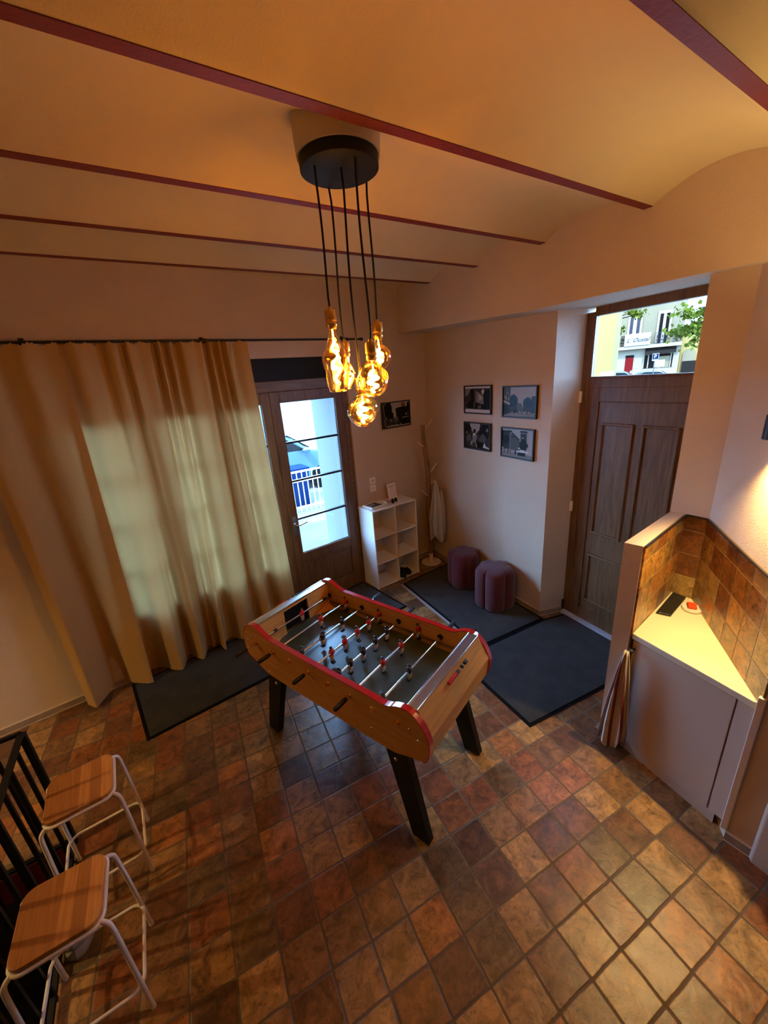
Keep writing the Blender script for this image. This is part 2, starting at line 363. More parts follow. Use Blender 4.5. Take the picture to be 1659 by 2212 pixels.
g = G(); g.prism([(-3.1, -2.9), (3.7, -2.9), (3.7, -3.1), (-3.1, -3.1)], -2.5, 3.95); structure('wall_front', g, M['plaster'])
g = G(); g.prism([(-3.2, -3.2), (3.75, -3.2), (3.75, 5.25), (-3.2, 4.95)], 3.86, 4.0); structure('roof_sun_block', g, M['plaster'])  # unseen slab added to keep the sun from leaking into the room
# vaulted ceiling between painted beams
BY = [(4.36, 3.53), (3.632, 3.517), (2.927, 3.498), (2.223, 3.484), (1.467, 3.461), (0.72, 3.445), (-0.02, 3.43), (-0.75, 3.42), (-1.5, 3.41), (-2.25, 3.40), (-3.0, 3.39)]
prof = []
for (ya, za), (yb, zb) in zip(BY, BY[1:]):
    for k in range(24):
        t = k/23; yy = (ya-0.024)+(yb-ya+0.048)*t
        prof.append((yy, za+(zb-za)*t+0.108*(1-(2*t-1)**2)+0.002))
g = G(); g.grid([[(x, y, z) for y, z in prof] for x in (-3.0, -1.5, 0.0, 1.5, 3.3)])
structure('ceiling', g, M['ceil'], smooth=True)
for i, (y, z) in enumerate(BY[1:]):
    g = G(); g.box((0.15, y, z+0.012), (6.1, 0.052, 0.024)); structure('trim_%d' % (i+1), g, M['beam'])
# floor with the stairwell cut out at the left
g = G()
g.prism([(-0.965, -3.0), (3.68, -3.0), (3.68, 5.1), (-0.90, 4.9), (-0.90, 2.565)], -0.12, 0.0)
g.prism([(-3.0, 2.565), (-0.90, 2.565), (-0.90, 4.9), (-3.0, 4.9)], -0.12, 0.0)
structure('floor', g, M['floor'])
g = G(); g.box((-1.95, 2.555, -0.10), (2.15, 0.018, 0.19)); g.beam((-0.908, 2.56, -0.10), (-0.972, -2.9, -0.10), 0.018, 0.19)
structure('trim_11', g, M['fascia'])
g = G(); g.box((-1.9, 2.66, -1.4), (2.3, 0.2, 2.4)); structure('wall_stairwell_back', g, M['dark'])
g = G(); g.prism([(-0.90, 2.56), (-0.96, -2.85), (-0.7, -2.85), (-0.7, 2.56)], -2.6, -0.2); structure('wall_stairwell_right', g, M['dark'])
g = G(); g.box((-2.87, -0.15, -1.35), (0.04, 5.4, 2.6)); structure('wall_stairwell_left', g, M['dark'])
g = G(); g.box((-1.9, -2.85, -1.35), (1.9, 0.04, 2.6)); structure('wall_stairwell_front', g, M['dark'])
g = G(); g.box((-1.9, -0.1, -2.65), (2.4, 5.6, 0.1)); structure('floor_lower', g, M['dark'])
# skirting: stone tile course with a lighter lip above and below
def skirt(name, pts, h=0.062):
    g = G()
    for (a, b) in zip(pts, pts[1:]):
        a, b = Vector((*a, 0)), Vector((*b, 0)); d = (b-a).normalized(); n = Vector((-d.y, d.x, 0))*0.014
        for z0, z1, k, m in ((0.0, 0.006, 1.0, 1), (0.006, h, 0.8, 0), (h, h+0.006, 1.0, 1)):
            g.m = m; g.hexa([a+Vector((0, 0, z0)), b+Vector((0, 0, z0)), b+n*k+Vector((0, 0, z0)), a+n*k+Vector((0, 0, z0))],
                            [a+Vector((0, 0, z1)), b+Vector((0, 0, z1)), b+n*k+Vector((0, 0, z1)), a+n*k+Vector((0, 0, z1))])
    structure(name, g, [M['skirt'], M['skirt_lip']])
skirt('baseboard_back', [bw(OX0-0.02), bw(-2.85)])
skirt('baseboard_back_right', [bw(3.48), bw(OX1+0.02)])
skirt('baseboard_right', [(3.567, 2.158), (3.297, 2.257), (3.484, 4.28)])
skirt('baseboard_front_right', [(2.2, -2.85), (2.268, 0.18), (2.262, 0.292)])

# ------------------------------------------------------------------ glazed doors in the back wall
OFF = -0.06
def dp(x, z, o=0.0): p = bw(x, OFF+o); return Vector((p[0], p[1], z))
def rail(g, x0, x1, z0, z1, o0=0.03, o1=-0.03):
    g.hexa([dp(x0, z0, o0), dp(x1, z0, o0), dp(x1, z0, o1), dp(x0, z0, o1)], [dp(x0, z1, o0), dp(x1, z1, o0), dp(x1, z1, o1), dp(x0, z1, o1)])
g = G(); rail(g, OX0, OX1, 2.55, 2.66, 0.03, -0.05); rail(g, OX1-0.07, OX1, 0, 2.55, 0.03, -0.05); rail(g, OX0, OX0+0.07, 0, 2.55, 0.03, -0.05); rail(g, OX0, OX1, 0, 0.03, 0.03, -0.05)
fr = structure('trim_12', g, M['door_h'], bevel=0.006)
g = G(); rail(g, OX0, OX1, 2.66, OZ, -0.02, -0.30); structure('trim_13', g, M['matte_black'])     # black shutter box
def leaf(name, x0, x1, gx0, gx1, handle=None):
    g = G(); rail(g, x0, gx0, 0.03, 2.55); rail(g, gx1, x1, 0.03, 2.55); rail(g, gx0, gx1, 2.44, 2.55); rail(g, gx0, gx1, 0.56, 0.69); rail(g, gx0, gx1, 0.03, 0.16)
    rail(g, gx0, gx1, 0.16, 0.56, 0.008, -0.008)
    rail(g, gx0+0.05, gx1-0.05, 0.21, 0.51, 0.014, 0.0)
    d = structure(name, g, M['door'], bevel=0.006)
    g = G()
    for z in (1.119, 1.572, 2.008): rail(g, gx0, gx1, z-0.011, z+0.011, 0.016, -0.016)
    for x in (gx0, gx1): rail(g, x-0.006, x+0.006, 0.69, 2.44, 0.012, -0.012)
    for z in (0.69, 2.44): rail(g, gx0, gx1, z-0.006, z+0.006, 0.012, -0.012)
    g.build('glazing_bars', M['black'], d)
    g = G(); rail(g, gx0, gx1, 0.69, 2.44, 0.003, -0.003); g.build('pane', M['glass'], d)
    if handle:
        h = handle; g = G(); rail(g, h-0.018, h+0.018, 0.93, 1.17, 0.042, 0.03); hp = g.build('handle_plate', M['chrome'], d, bevel=0.005)
        g = G(); a = dp(h, 1.07, 0.04); b = dp(h, 1.07, 0.085); c = dp(h+0.14, 1.085, 0.09); g.tube([a, b, dp(h+0.05, 1.068, 0.092), c], 0.009, 10)
        g.build('door_handle', M['chrome'], d, smooth=True)
    return d
leaf('door_1', 1.295, 2.17, 1.405, 2.07, handle=1.348)
leaf('door_2', 0.712, 1.294, 0.82, 1.20)
leaf('door_3', 0.132, 0.711, 0.24, 0.61)
leaf('door_4', -0.43, 0.131, -0.33, 0.03)

# ------------------------------------------------------------------ entrance door with transom light
DA = Vector((3.567, 2.158, 0)); DD = Vector((-0.1152, -0.9933, 0)); DN = Vector((-0.9933, 0.1152, 0))
def ep(s, z, o=0.0): return DA+DD*s+DN*o+Vector((0, 0, z))
def er(g, s0, s1, z0, z1, o0=0.0, o1=-0.06):
    g.hexa([ep(s0, z0, o0), ep(s1, z0, o0), ep(s1, z0, o1), ep(s0, z0, o1)], [ep(s0, z1, o0), ep(s1, z1, o0), ep(s1, z1, o1), ep(s0, z1, o1)])
g = G(); er(g, 0, 0.08, 0, 3.0); er(g, 1.02, 1.10, 0, 3.0); er(g, 0.08, 1.02, 2.965, 3.05); er(g, 0.08, 1.02, 2.376, 2.46)
er(g, 0.08, 0.10, 2.46, 2.965, 0.012, 0); er(g, 0.08, 1.02, 2.455, 2.475, 0.012, 0)
structure('trim_14', g, M['door'], bevel=0.006)
g = G(); er(g, 0.08, 1.02, 2.46, 2.965, -0.025, -0.032); structure('window_1', g, M['glass'])
g = G()
er(g, 0.085, 0.19, 0.03, 2.38); er(g, 0.915, 1.015, 0.03, 2.38); er(g, 0.19, 0.915, 2.26, 2.38); er(g, 0.19, 0.915, 0.03, 0.15)
er(g, 0.19, 0.915, 0.15, 2.26, -0.012, -0.05)
d5 = structure('door_5', g, M['door'], bevel=0.004)
def frame_mould(s0, s1, z0, z1):
    g = G(); t = 0.022
    for a, b, c, d in ((s0, s1, z0, z0+t), (s0, s1, z1-t, z1), (s0, s0+t, z0, z1), (s1-t, s1, z0, z1)): er(g, a, b, c, d, 0.006, -0.02)
    g.build('panel_moulding', M['door'], d5, bevel=0.008, seg=3)
frame_mould(0.235, 0.53, 1.02, 2.08); frame_mould(0.60, 0.885, 1.02, 2.08); frame_mould(0.235, 0.885, 0.27, 0.80)
for z in (2.30, 1.24, 0.10):
    g = G(); g.tube([ep(0.01, z-0.05, 0.012), ep(0.01, z+0.05, 0.012)], 0.016, 12); g.build('hinge', M['cream'] if z > 0.2 else M['black'], d5, smooth=True)
g = G(); er(g, 0.02, 1.1, 0.0, 0.035, 0.05, 0.0); structure('trim_15', g, mat('aluminium_sill', (0.45, 0.48, 0.55), 0.45, 0.0))
g = G(); g.beam((2.535, 3.80, 0.003), (2.395, 2.30, 0.003), 0.03, 0.006); structure('trim_16', g, mat('floor_strip', (0.42, 0.40, 0.42), 0.35, 0.3))

# ------------------------------------------------------------------ low tiled wall, cabinet and worktop
hw = [(2.348, 1.060), (2.366, 0.962), (3.0905, 1.035), (3.0865, 1.118)]
g = G(); g.prism(hw, 0, 1.55); structure('wall_low_partition', g, M['plaster'])
g = G(); g.prism([(2.330, 1.083), (2.353, 0.95), (2.366, 0.955), (2.348, 1.07)], 0, 0.075); g.prism([(2.330, 1.083), (2.348, 1.066), (3.08, 1.125), (3.08, 1.14)], 0, 0.075)
structure('baseboard_low_partition', g, M['skirt'])
ZC = [(0.36, 0.145, 0.03), (0.22, 0.08, 0.022), (0.42, 0.20, 0.045), (0.28, 0.15, 0.045), (0.16, 0.055, 0.018), (0.33, 0.20, 0.07)]
def zell(name, A, B, z0, z1, th, seed, p=0.168, clipz=None):
    """glazed tile panel standing on the worktop, from A to B, facing left of A->B"""
    a, b = Vector((*A, 0)), Vector((*B, 0)); d = (b-a); Ln = d.length; d.normalize(); n = Vector((-d.y, d.x, 0))
    o = thing(name, (A[0], A[1], 0), math.atan2(d.y, d.x), None, None)
    g = G(); g.box((Ln/2, th/2, (z0+z1)/2), (Ln, th, z1-z0))
    m = tile_mat('glazed_tiles_%d' % seed, 0.0, (0.0, z0*K), p*K, p*K*1.02, ZC, (0.30, 0.19, 0.08), 0.018, rough=0.22, mottle=0.45, bump=0.9, seed=seed, ax=('X', 'Z'))
    ob = g.build(name, m); ob.location = o.location; ob.rotation_euler = o.rotation_euler
    bpy.data.objects.remove(o)
    return tag(ob, kind='structure')
z1 = zell('wall_low_tiles', (3.088, 1.034), (2.371, 0.963), 0.93, 1.545, 0.012, 1.0)
z2 = zell('wall_pier_tiles', (3.094, 0.893), (3.090, 1.03), 0.93, 1.545, 0.012, 2.0)
z3 = zell('wall_slant_tiles', (2.264, 0.294), (3.094, 0.892), 0.93, 1.545, 0.012, 3.0)
g = G()
g.beam((2.369, 0.950, 1.549), (3.085, 1.018, 1.549), 0.010, 0.010); g.beam((3.085, 1.018, 1.549), (3.084, 0.90, 1.549), 0.010, 0.010)
g.beam((3.084, 0.90, 1.549), (2.257, 0.306, 1.549), 0.010, 0.010); g.beam((2.368, 0.955, 0.95), (2.368, 0.955, 1.553), 0.010, 0.014); g.beam((2.266, 0.312, 0.95), (2.266, 0.312, 1.553), 0.012, 0.014)
structure('trim_17', g, M['black'])
g = G(); g.prism([(2.375, 0.950), (2.273, 0.330), (2.282, 0.312), (3.075, 0.887), (3.078, 1.02)], 0.905, 0.945)
tag(g.build('worktop', M['worktop'], bevel=0.003), 'pale cream triangular worktop wedged between the brown tiled walls', 'worktop')
cb = thing('base_cabinet', (2.4, 0.6, 0), 0, 'flat-fronted pinkish beige base cabinet under the triangular worktop', 'cabinet')
def cpt(x, y): return (x-2.4, y-0.6)
g = G(); g.prism([cpt(2.405, 0.938), cpt(2.312, 0.36), cpt(3.02, 0.86), cpt(3.03, 0.99)], 0.075, 0.903); g.build('body', M['cabinet'], cb)
g = G(); g.prism([cpt(2.397, 0.93), cpt(2.305, 0.36), cpt(2.34, 0.38), cpt(2.43, 0.94)], 0.0, 0.075); g.build('plinth', M['cabinet'], cb)
g = G(); g.prism([cpt(2.388, 0.945), cpt(2.301, 0.400), cpt(2.315, 0.398), cpt(2.402, 0.943)], 0.085, 0.893); cd = g.build('door', M['cabinet'], cb, bevel=0.002)
g = G(); g.prism([cpt(2.300, 0.393), cpt(2.287, 0.316), cpt(2.301, 0.320), cpt(2.314, 0.391)], 0.085, 0.893); g.build('filler_panel', M['cabinet'], cb, bevel=0.002)
g = G(); kx, ky = cpt(2.380, 0.93); g.tube([(kx+0.004, ky, 0.835), (kx-0.028, ky+0.002, 0.835)], 0.008, 10); g.lathe([(0, -0.014), (0.012, -0.010), (0.017, 0), (0.012, 0.010), (0, 0.014)], (kx-0.034, ky+0.002, 0.835), 14)
g.build('knob', M['black'], cd, smooth=True)
g = G(); g.prism([(2.244, 0.318), (2.248, 0.288), (2.266, 0.288), (2.270, 0.318)], 0.075, 1.0); structure('trim_18', g, M['white'], bevel=0.004)
g = G(); g.prism([(2.235, 0.17), (2.262, 0.185), (2.27, 0.15), (2.262, 0.05), (2.225, 0.05)], 0.0, 2.3); structure('trim_19', g, M['cabinet'], bevel=0.006)
# things on the worktop
zt = 0.945
g = G(); g.prism([(2.70, 0.962), (2.735, 0.885), (3.05, 0.918), (3.06, 1.005)], zt+0.001, zt+0.016)
tag(g.build('slate_board', M['slate'], bevel=0.006), 'rectangular black board lying against the tiled low wall', 'board')
g = G(); g.lathe([(0, 0.0), (0.050, 0.0), (0.056, 0.004), (0.056, 0.016), (0.052, 0.020), (0.046, 0.016), (0, 0.014)], (0, 0, 0), 36)
sd = g.build('soap_dish', M['ceramic'], smooth=True); sd.location = Vector((2.925, 0.838, zt+0.001))*K
tag(sd, 'small round cream soap dish beside the tiled corner', 'soap dish')
g = G(); g.box((0, 0, 0.012), (0.062, 0.050, 0.022), 0.5); sp = g.build('soap_bar', M['soap'], bevel=0.005); sp.location = Vector((2.932, 0.842, zt+0.016))*K
tag(sp, 'orange bar of soap resting on the round cream dish', 'soap')
# tea towel hung from the knob
g = G(); rows = []
for r in range(19):
    t = r/18; z = 0.84-0.74*t; wd = 0.018+0.125*min(1, t*1.25)**0.8; row = []
    for k in range(25):
        u = k/24; a = u*PI*5.0
        row.append(((0.010+0.030*min(1, t*1.8))*math.sin(a)*(0.75+0.25*math.sin(7*u+2))-0.035-0.022*t, (u-0.5)*wd*1.25+0.012*math.sin(a*0.5+1.3)*t, z+(0.035*math.sin(u*9)-0.055*u)*max(0, t-0.55)/0.45*1.2))
    rows.append(row)
g.grid(rows); tw = g.build('tea_towel', M['towel'], smooth=True, solid=0.004, loc=(2.352, 0.945, 0))
tag(tw, 'cream tea towel with dark red stripes hanging from the cabinet knob', 'towel')

# ------------------------------------------------------------------ wall sconces (up and down light)
def sconce(loc, rz, label, pdn, pup, spot=1.7):
    t = thing('wall_sconce', loc, rz, label, 'wall lamp')
    g = G()
    prof = [(0.048, -0.055), (0.048, 0.055)]
    g.lathe([(0.038, -0.055), (0.044, -0.055), (0.044, 0.055), (0.038, 0.055)], (0, 0.058, 0), 28); g.box((0, 0.010, 0), (0.05, 0.02, 0.06))
    g.build('body', M['black'], t, smooth=True)
    for s in (-1, 1):
        g = G(); g.lathe([(0, 0), (0.038, 0)], (0, 0.058, s*0.046), 20); g.build('lamp_disc', M['disc_light'], t)
    lamp('sconce_down', 'SPOT', (0, 0.058, -0.050), pdn, SCONCE_C, t, 0.02, spot, 0.85, (0, 0.0, -1))
    lamp('sconce_up', 'SPOT', (0, 0.058, 0.050), pup, SCONCE_C, t, 0.02, 1.9, 0.9, (0, 0.0, 1))
    return t
sang = math.atan2(0.892-0.294, 3.094-2.264)
sconce((2.540, 0.500, 2.250), sang, 'black cylindrical up and down wall lamp above the triangular worktop', SCONCE_W*1.9, SCONCE_W*0.6, 1.75)

# ------------------------------------------------------------------ pendant light cluster
C0 = Vector((0.955, 1.675, 0))
g = G(); g.lathe([(0.0, -0.092), (0.166, -0.092), (0.170, -0.03), (0.172, 0.05), (0, 0.05)], (0, 0, 3.532), 48)
tag(g.build('ceiling_block', M['ceil'], smooth=True, loc=C0), kind='structure')
pl = thing('pendant_light', C0, 0, 'black round ceiling plate with five hanging cords and glowing amber bulbs', 'pendant lamp')
g = G(); g.lathe([(0, 0.0), (0.153, 0.0), (0.158, 0.003), (0.158, 0.042), (0, 0.042)], (0, 0, 3.398), 48); g.build('ceiling_plate', M['matte_black'], pl, smooth=True)
def dimple(seed, amp):
    rnd = random.Random(seed); D = [(Vector((rnd.uniform(-1, 1), rnd.uniform(-1, 1), rnd.uniform(-1, 1))).normalized()) for _ in range(11)]
    def fn(p, a):
        q = (p-Vector((0, 0, fn.c))); 
        if q.length < 1e-6: return p
        u = q.normalized(); s = sum(math.exp(-((u-v).length/0.42)**2) for v in D)
        return p-q*amp*s
    fn.c = 0; return fn
PB = [  # x, y, socket top z, glass top z, glass bottom z, radius, kind
    (0.843, 1.672, 2.896, 2.830, 2.556, 0.066, 'bottle'), (0.975, 1.819, 2.782, 2.705, 2.562, 0.046, 'flask'), (0.946, 1.646, 2.613, 2.541, 2.385, 0.078, 'globe'),
    (0.962, 1.558, 2.754, 2.675, 2.522, 0.080, 'globe'), (1.105, 1.716, 2.855, 2.775, 2.640, 0.060, 'smooth')]
for i, (x, y, zs, zt_, zb, R_, kind) in enumerate(PB):
    x -= C0.x; y -= C0.y
    c_ = [(x, y, 3.40)]
    for k in range(1, 12): t = k/12; c_.append((x+0.004*math.sin(5*t+i), y+0.004*math.cos(4*t+i*2), 3.40+(zs-3.40)*t))
    c_.append((x, y, zs)); g = G(); g.tube(c_, 0.0046, 8); cord = g.build('cord', M['matte_black'], pl, smooth=True)
    g = G(); g.lathe([(0.005, 0.012), (0.009, 0.010), (0.010, 0.0), (0.024, -0.003), (0.026, -0.010), (0.026, -0.044), (0.022, -0.047), (0.024, -0.050), (0.025, -0.066), (0.018, -0.078), (0, -0.078)], (x, y, zs), 20)
    g.build('socket', M['brass'], cord, smooth=True)
    H = zt_-zb; g = G(); pr = []
    if kind == 'bottle':
        pr = [(0.018, 0), (0.020, -0.03), (0.040, -0.07), (R_*0.97, -0.115), (R_*1.0, -0.14), (0.061, -0.175), (0.052, -0.22), (0.043, -H+0.012), (0.036, -H), (0, -H+0.008)]
        pr = [(max(0, a), b) for a, b in catmull(pr, 4)]; fn = dimple(3, 0.10); cz = -0.16
    elif kind == 'flask':
        pr = [(0.016, 0), (0.020, -0.02), (0.036, -0.045), (R_, -0.075), (0.036, -0.105), (0.020, -0.125), (0.014, -H), (0, -H)]
        pr = [(max(0, a), b) for a, b in catmull(pr, 4)]; fn = dimple(5, 0.14); cz = -0.075
    else:
        cz = -H+R_*1.0; n = 22; pr = [(0.018, 0.004), (0.019, -0.006)]
        a0 = math.asin(min(1, 0.020/R_))
        for k in range(n+1):
            a = a0+(PI-a0)*k/n; pr.append((R_*math.sin(a) if k < n else 0, cz+R_*math.cos(a)))
        fn = dimple(11+i, 0.16 if kind == 'globe' else 0.015)
    fn.c = cz
    g.lathe(pr, (x, y, zt_), 40, fn); g.build('glass_bulb', M['amber'], cord, smooth=True)
    # spiral filament
    g = G(); n = 40; top = -0.018; bot = -H*0.86; rr = R_*0.30 if kind != 'bottle' else 0.014
    pts = [(x+rr*math.cos(k*0.42)*math.sin(PI*min(1, (k+3)/44)), y+rr*math.sin(k*0.42)*math.sin(PI*min(1, (k+3)/44)), zt_+top+(bot-top)*(0.18+0.82*k/n)) for k in range(n+1)]
    g.tube(pts, 0.0072, 7); g.tube([(x, y, zt_+0.004), pts[0]], 0.003, 6); g.build('filament', M['filament'], cord, smooth=True)
    lamp('bulb_glow', 'POINT', (x, y, zt_+cz if kind != 'bottle' else zt_-0.14), BULB_W, BULB_C, pl, 0.022)
# ------------------------------------------------------------------ curtain rod and curtains
rd = thing('curtain_rod', (0, 0, 0), 0, 'thin black curtain rod running along the back wall above the curtains', 'curtain rod')
g = G(); a, b = bw(-2.3, 0.105), bw(2.40, 0.105); g.tube([(*a, 3.036), (*b, 3.036)], 0.0105, 12); g.tube([(*b, 3.036), (b[0]+0.03, b[1], 3.036)], 0.016, 12); g.build('pole', M['black'], rd, smooth=True)
for x in (-0.50, 0.74, 2.22):
    g = G(); a, b = bw(x, 0.0), bw(x, 0.105); g.tube([(*a, 3.036), (*b, 3.036)], 0.009, 8); g.box((a[0], a[1]-0.006, 3.04), (0.03, 0.012, 0.07)); g.tube([(b[0]-0.014, b[1], 3.036), (b[0]+0.014, b[1], 3.036)], 0.017, 12)
    g.build('bracket', M['black'], rd, smooth=True)
def curtain(hem, top, label, edge_curl=0.0):
    """hem/top: control points (x along the wall, distance from the rod line towards the room)"""
    H_ = catmull([(a, b, 0) for a, b in hem], 14); T_ = catmull([(a, b, 0) for a, b in top], 14); n = min(len(H_), len(T_)); g = G(); rows = []
    for r in range(40):
        t = r/39; e = t**1.15; row = []
        for k in range(n):
            h, q = H_[k], T_[k]
            x = q[0]*(1-e)+h[0]*e; o = (q[1]*(1-e)*1.3+h[1]*e*1.55)
            o += 0.004*math.sin(k*0.33+t*3)*t
            p = bw(x, 0.105+o); z = 3.022-(3.022-0.03)*t+(0.010*math.sin(k*0.35)+0.006*math.sin(k*1.7) if r == 0 else 0)
            row.append((p[0], p[1], z))
        rows.append(row)
    g.grid(rows)
    # stitched lower hem
    c = g.build('curtain', M['curtain'], smooth=True)
    return tag(c, label, 'curtain', None)
# left curtain: few broad folds, far edge swings into the room
curtain([(-0.90, 0.02), (-0.84, 0.075), (-0.78, 0.03), (-0.70, -0.055), (-0.62, -0.075), (-0.54, -0.01), (-0.45, 0.055), (-0.385, 0.075)],
        [(-0.92, 0.0), (-0.85, 0.03), (-0.76, 0.02), (-0.68, -0.03), (-0.58, 0.0), (-0.50, 0.035), (-0.40, 0.0), (-0.30, 0.02)],
        'left linen curtain with broad folds hanging against the bare back wall')
curtain([(-0.44, -0.02), (-0.36, -0.065), (-0.27, -0.03), (-0.19, 0.05), (-0.12, 0.07), (-0.07, 0.0), (-0.03, -0.06), (0.03, 0.03), (0.08, 0.06), (0.13, -0.01), (0.17, -0.06), (0.21, -0.02), (0.25, -0.06), (0.29, 0.07),
         (0.33, -0.02), (0.40, -0.05), (0.47, 0.02), (0.55, 0.05), (0.63, 0.0), (0.70, -0.05), (0.76, 0.02), (0.82, 0.055), (0.88, -0.03), (0.93, -0.055), (0.99, 0.0), (1.06, 0.045), (1.13, 0.035), (1.18, -0.02)],
        [(-0.34, -0.02), (-0.27, 0.0), (-0.19, 0.03), (-0.11, 0.0), (-0.04, -0.03), (0.0, 0.02), (0.05, 0.035), (0.10, -0.03), (0.14, 0.03), (0.21, 0.01), (0.29, 0.02), (0.33, -0.04), (0.37, 0.035), (0.41, -0.035),
         (0.45, 0.04), (0.49, -0.03), (0.55, 0.02), (0.64, 0.01), (0.70, 0.02), (0.74, -0.035), (0.77, 0.035), (0.81, -0.035), (0.85, 0.035), (0.88, -0.035), (0.92, 0.03), (0.97, -0.01), (1.04, 0.02), (1.10, 0.04)],
        'wide linen curtain in many narrow folds drawn beside the glazed door')

# ------------------------------------------------------------------ pictures
def picture(A, B, s0, s1, z0, z1, label, layers, grp=None):
    """framed print on the wall line A->B (room on the left of A->B), s = metres along it"""
    a, b = Vector((*A, 0)), Vector((*B, 0)); d = (b-a).normalized(); n = Vector((-d.y, d.x, 0))
    W, H = abs(s1-s0), z1-z0; c = a+d*((s0+s1)/2)
    o = thing('framed_photograph', (c.x, c.y, (z0+z1)/2), math.atan2(d.y, d.x), label, 'picture', grp)
    f = 0.014; g = G()
    for x0, x1, y0, y1 in ((-W/2, W/2, -H/2, -H/2+f), (-W/2, W/2, H/2-f, H/2), (-W/2, -W/2+f, -H/2+f, H/2-f), (W/2-f, W/2, -H/2+f, H/2-f)): g.box(((x0+x1)/2, 0.016, (y0+y1)/2), (x1-x0, 0.028, y1-y0))
    g.build('frame', M['black'], o, bevel=0.002)
    g = G(); g.m = 0; g.poly([(-W/2+f, 0.017, -H/2+f), (W/2-f, 0.017, -H/2+f), (W/2-f, 0.017, H/2-f), (-W/2+f, 0.017, H/2-f)])
    w_, h_ = W-2*f, H-2*f; flat_art(g, (w_/2, 0.017, -h_/2), (-w_, 0, 0), (0, 0, h_), (0, 1, 0), layers, 0.0003)
    g.build('print', [M['p%d' % k] for k in range(7)], o)
    return o
def R4(x0, y0, x1, y1): return [(x0, y0), (x1, y0), (x1, y1), (x0, y1)]
def blob(cx, cy, rx, ry, n=22, s=1, rag=0.18):
    rnd = random.Random(s); return [(min(1, max(0, cx+rx*math.cos(2*PI*k/n)*(1+rnd.uniform(-rag, rag)))), min(1, max(0, cy+ry*math.sin(2*PI*k/n)*(1+rnd.uniform(-rag, rag))))) for k in range(n)]
def crowd(y, x0, x1, n, s, h=0.1):
    rnd = random.Random(s); L_ = []
    for k in range(n):
        x = rnd.uniform(x0, x1); hh = h*rnd.uniform(0.6, 1.1); w_ = 0.016*rnd.uniform(0.7, 1.3); yy = y+rnd.uniform(-0.02, 0.02)
        L_.append((rnd.choice((0, 1, 0, 4)), [(x-w_, yy), (x+w_, yy), (x+w_*0.8, yy+hh*0.75), (x+w_*0.4, yy+hh), (x-w_*0.4, yy+hh), (x-w_*0.8, yy+hh*0.75)]))
    return L_
# tones: 0 black .. 5 white
LA = [(5, R4(0, 0, 1, 1)), (1, R4(0, 0.13, 1, 0.93)), (3, [(0.0, 0.93), (0, 0.62), (0.12, 0.68), (0.25, 0.93)]), (2, [(0, 0.4), (0.2, 0.45), (0.33, 0.62), (0.33, 0.25), (0, 0.2)]), (0, [(0.2, 0.88), (0.38, 0.9), (0.38, 0.2), (0.05, 0.16), (0.05, 0.35), (0.25, 0.5)]),
      (3, [(0.39, 0.88), (0.72, 0.66), (0.76, 0.40), (0.72, 0.33), (0.40, 0.42)]), (4, [(0.55, 0.72), (0.70, 0.62), (0.68, 0.50), (0.56, 0.46)]), (2, [(0.40, 0.88), (0.46, 0.84), (0.46, 0.42), (0.40, 0.42)]), (5, blob(0.72, 0.80, 0.055, 0.10, 14, 3)),
      (0, blob(0.88, 0.58, 0.14, 0.32, 20, 4)), (0, [(0.40, 0.40), (0.75, 0.32), (1, 0.35), (1, 0.14), (0.36, 0.15)]), (3, [(0.37, 0.40), (0.40, 0.40), (0.39, 0.16), (0.37, 0.16)]), (2, [(0, 0.2), (0.3, 0.16), (0.3, 0.14), (0, 0.14)])]+crowd(0.15, 0.55, 0.95, 9, 5, 0.14)
LB = [(4, R4(0, 0, 1, 1)), (4, R4(0, 0.45, 1, 1)), (2, [(0, 1), (0.22, 1), (0.22, 0.45), (0, 0.55)]), (3, [(0.02, 0.92), (0.16, 0.80), (0.2, 0.55), (0.02, 0.62)]), (0, [(0.04, 0.90), (0.08, 0.86), (0.08, 0.70), (0.04, 0.72)]), (0, [(0.11, 0.80), (0.15, 0.77), (0.15, 0.62), (0.11, 0.64)]),
      (5, [(0, 0.56), (0.27, 0.42), (0.27, 0.36), (0, 0.50)]), (1, [(0, 0.5), (0.26, 0.38), (0.26, 0.12), (0, 0.03)]), (0, [(0.02, 0.4), (0.14, 0.36), (0.14, 0.1), (0.02, 0.08)]), (0, blob(0.33, 0.52, 0.13, 0.24, 24, 7, 0.1)), (1, [(0.28, 0.35), (0.44, 0.35), (0.44, 0.18), (0.26, 0.16)]),
      (2, [(0.44, 0.50), (0.50, 0.46), (0.56, 0.46), (0.60, 0.38), (0.60, 0.2), (0.44, 0.2)]), (0, blob(0.76, 0.46, 0.14, 0.20, 24, 8, 0.1)), (1, [(0.62, 0.34), (0.95, 0.34), (0.95, 0.16), (0.62, 0.18)]), (1, R4(0.88, 0.14, 1, 0.7)),
      (3, [(0.0, 0.02), (0.27, 0.14), (0.9, 0.14), (1, 0.10), (1, 0), (0, 0)])]+crowd(0.13, 0.28, 0.9, 12, 9, 0.09)
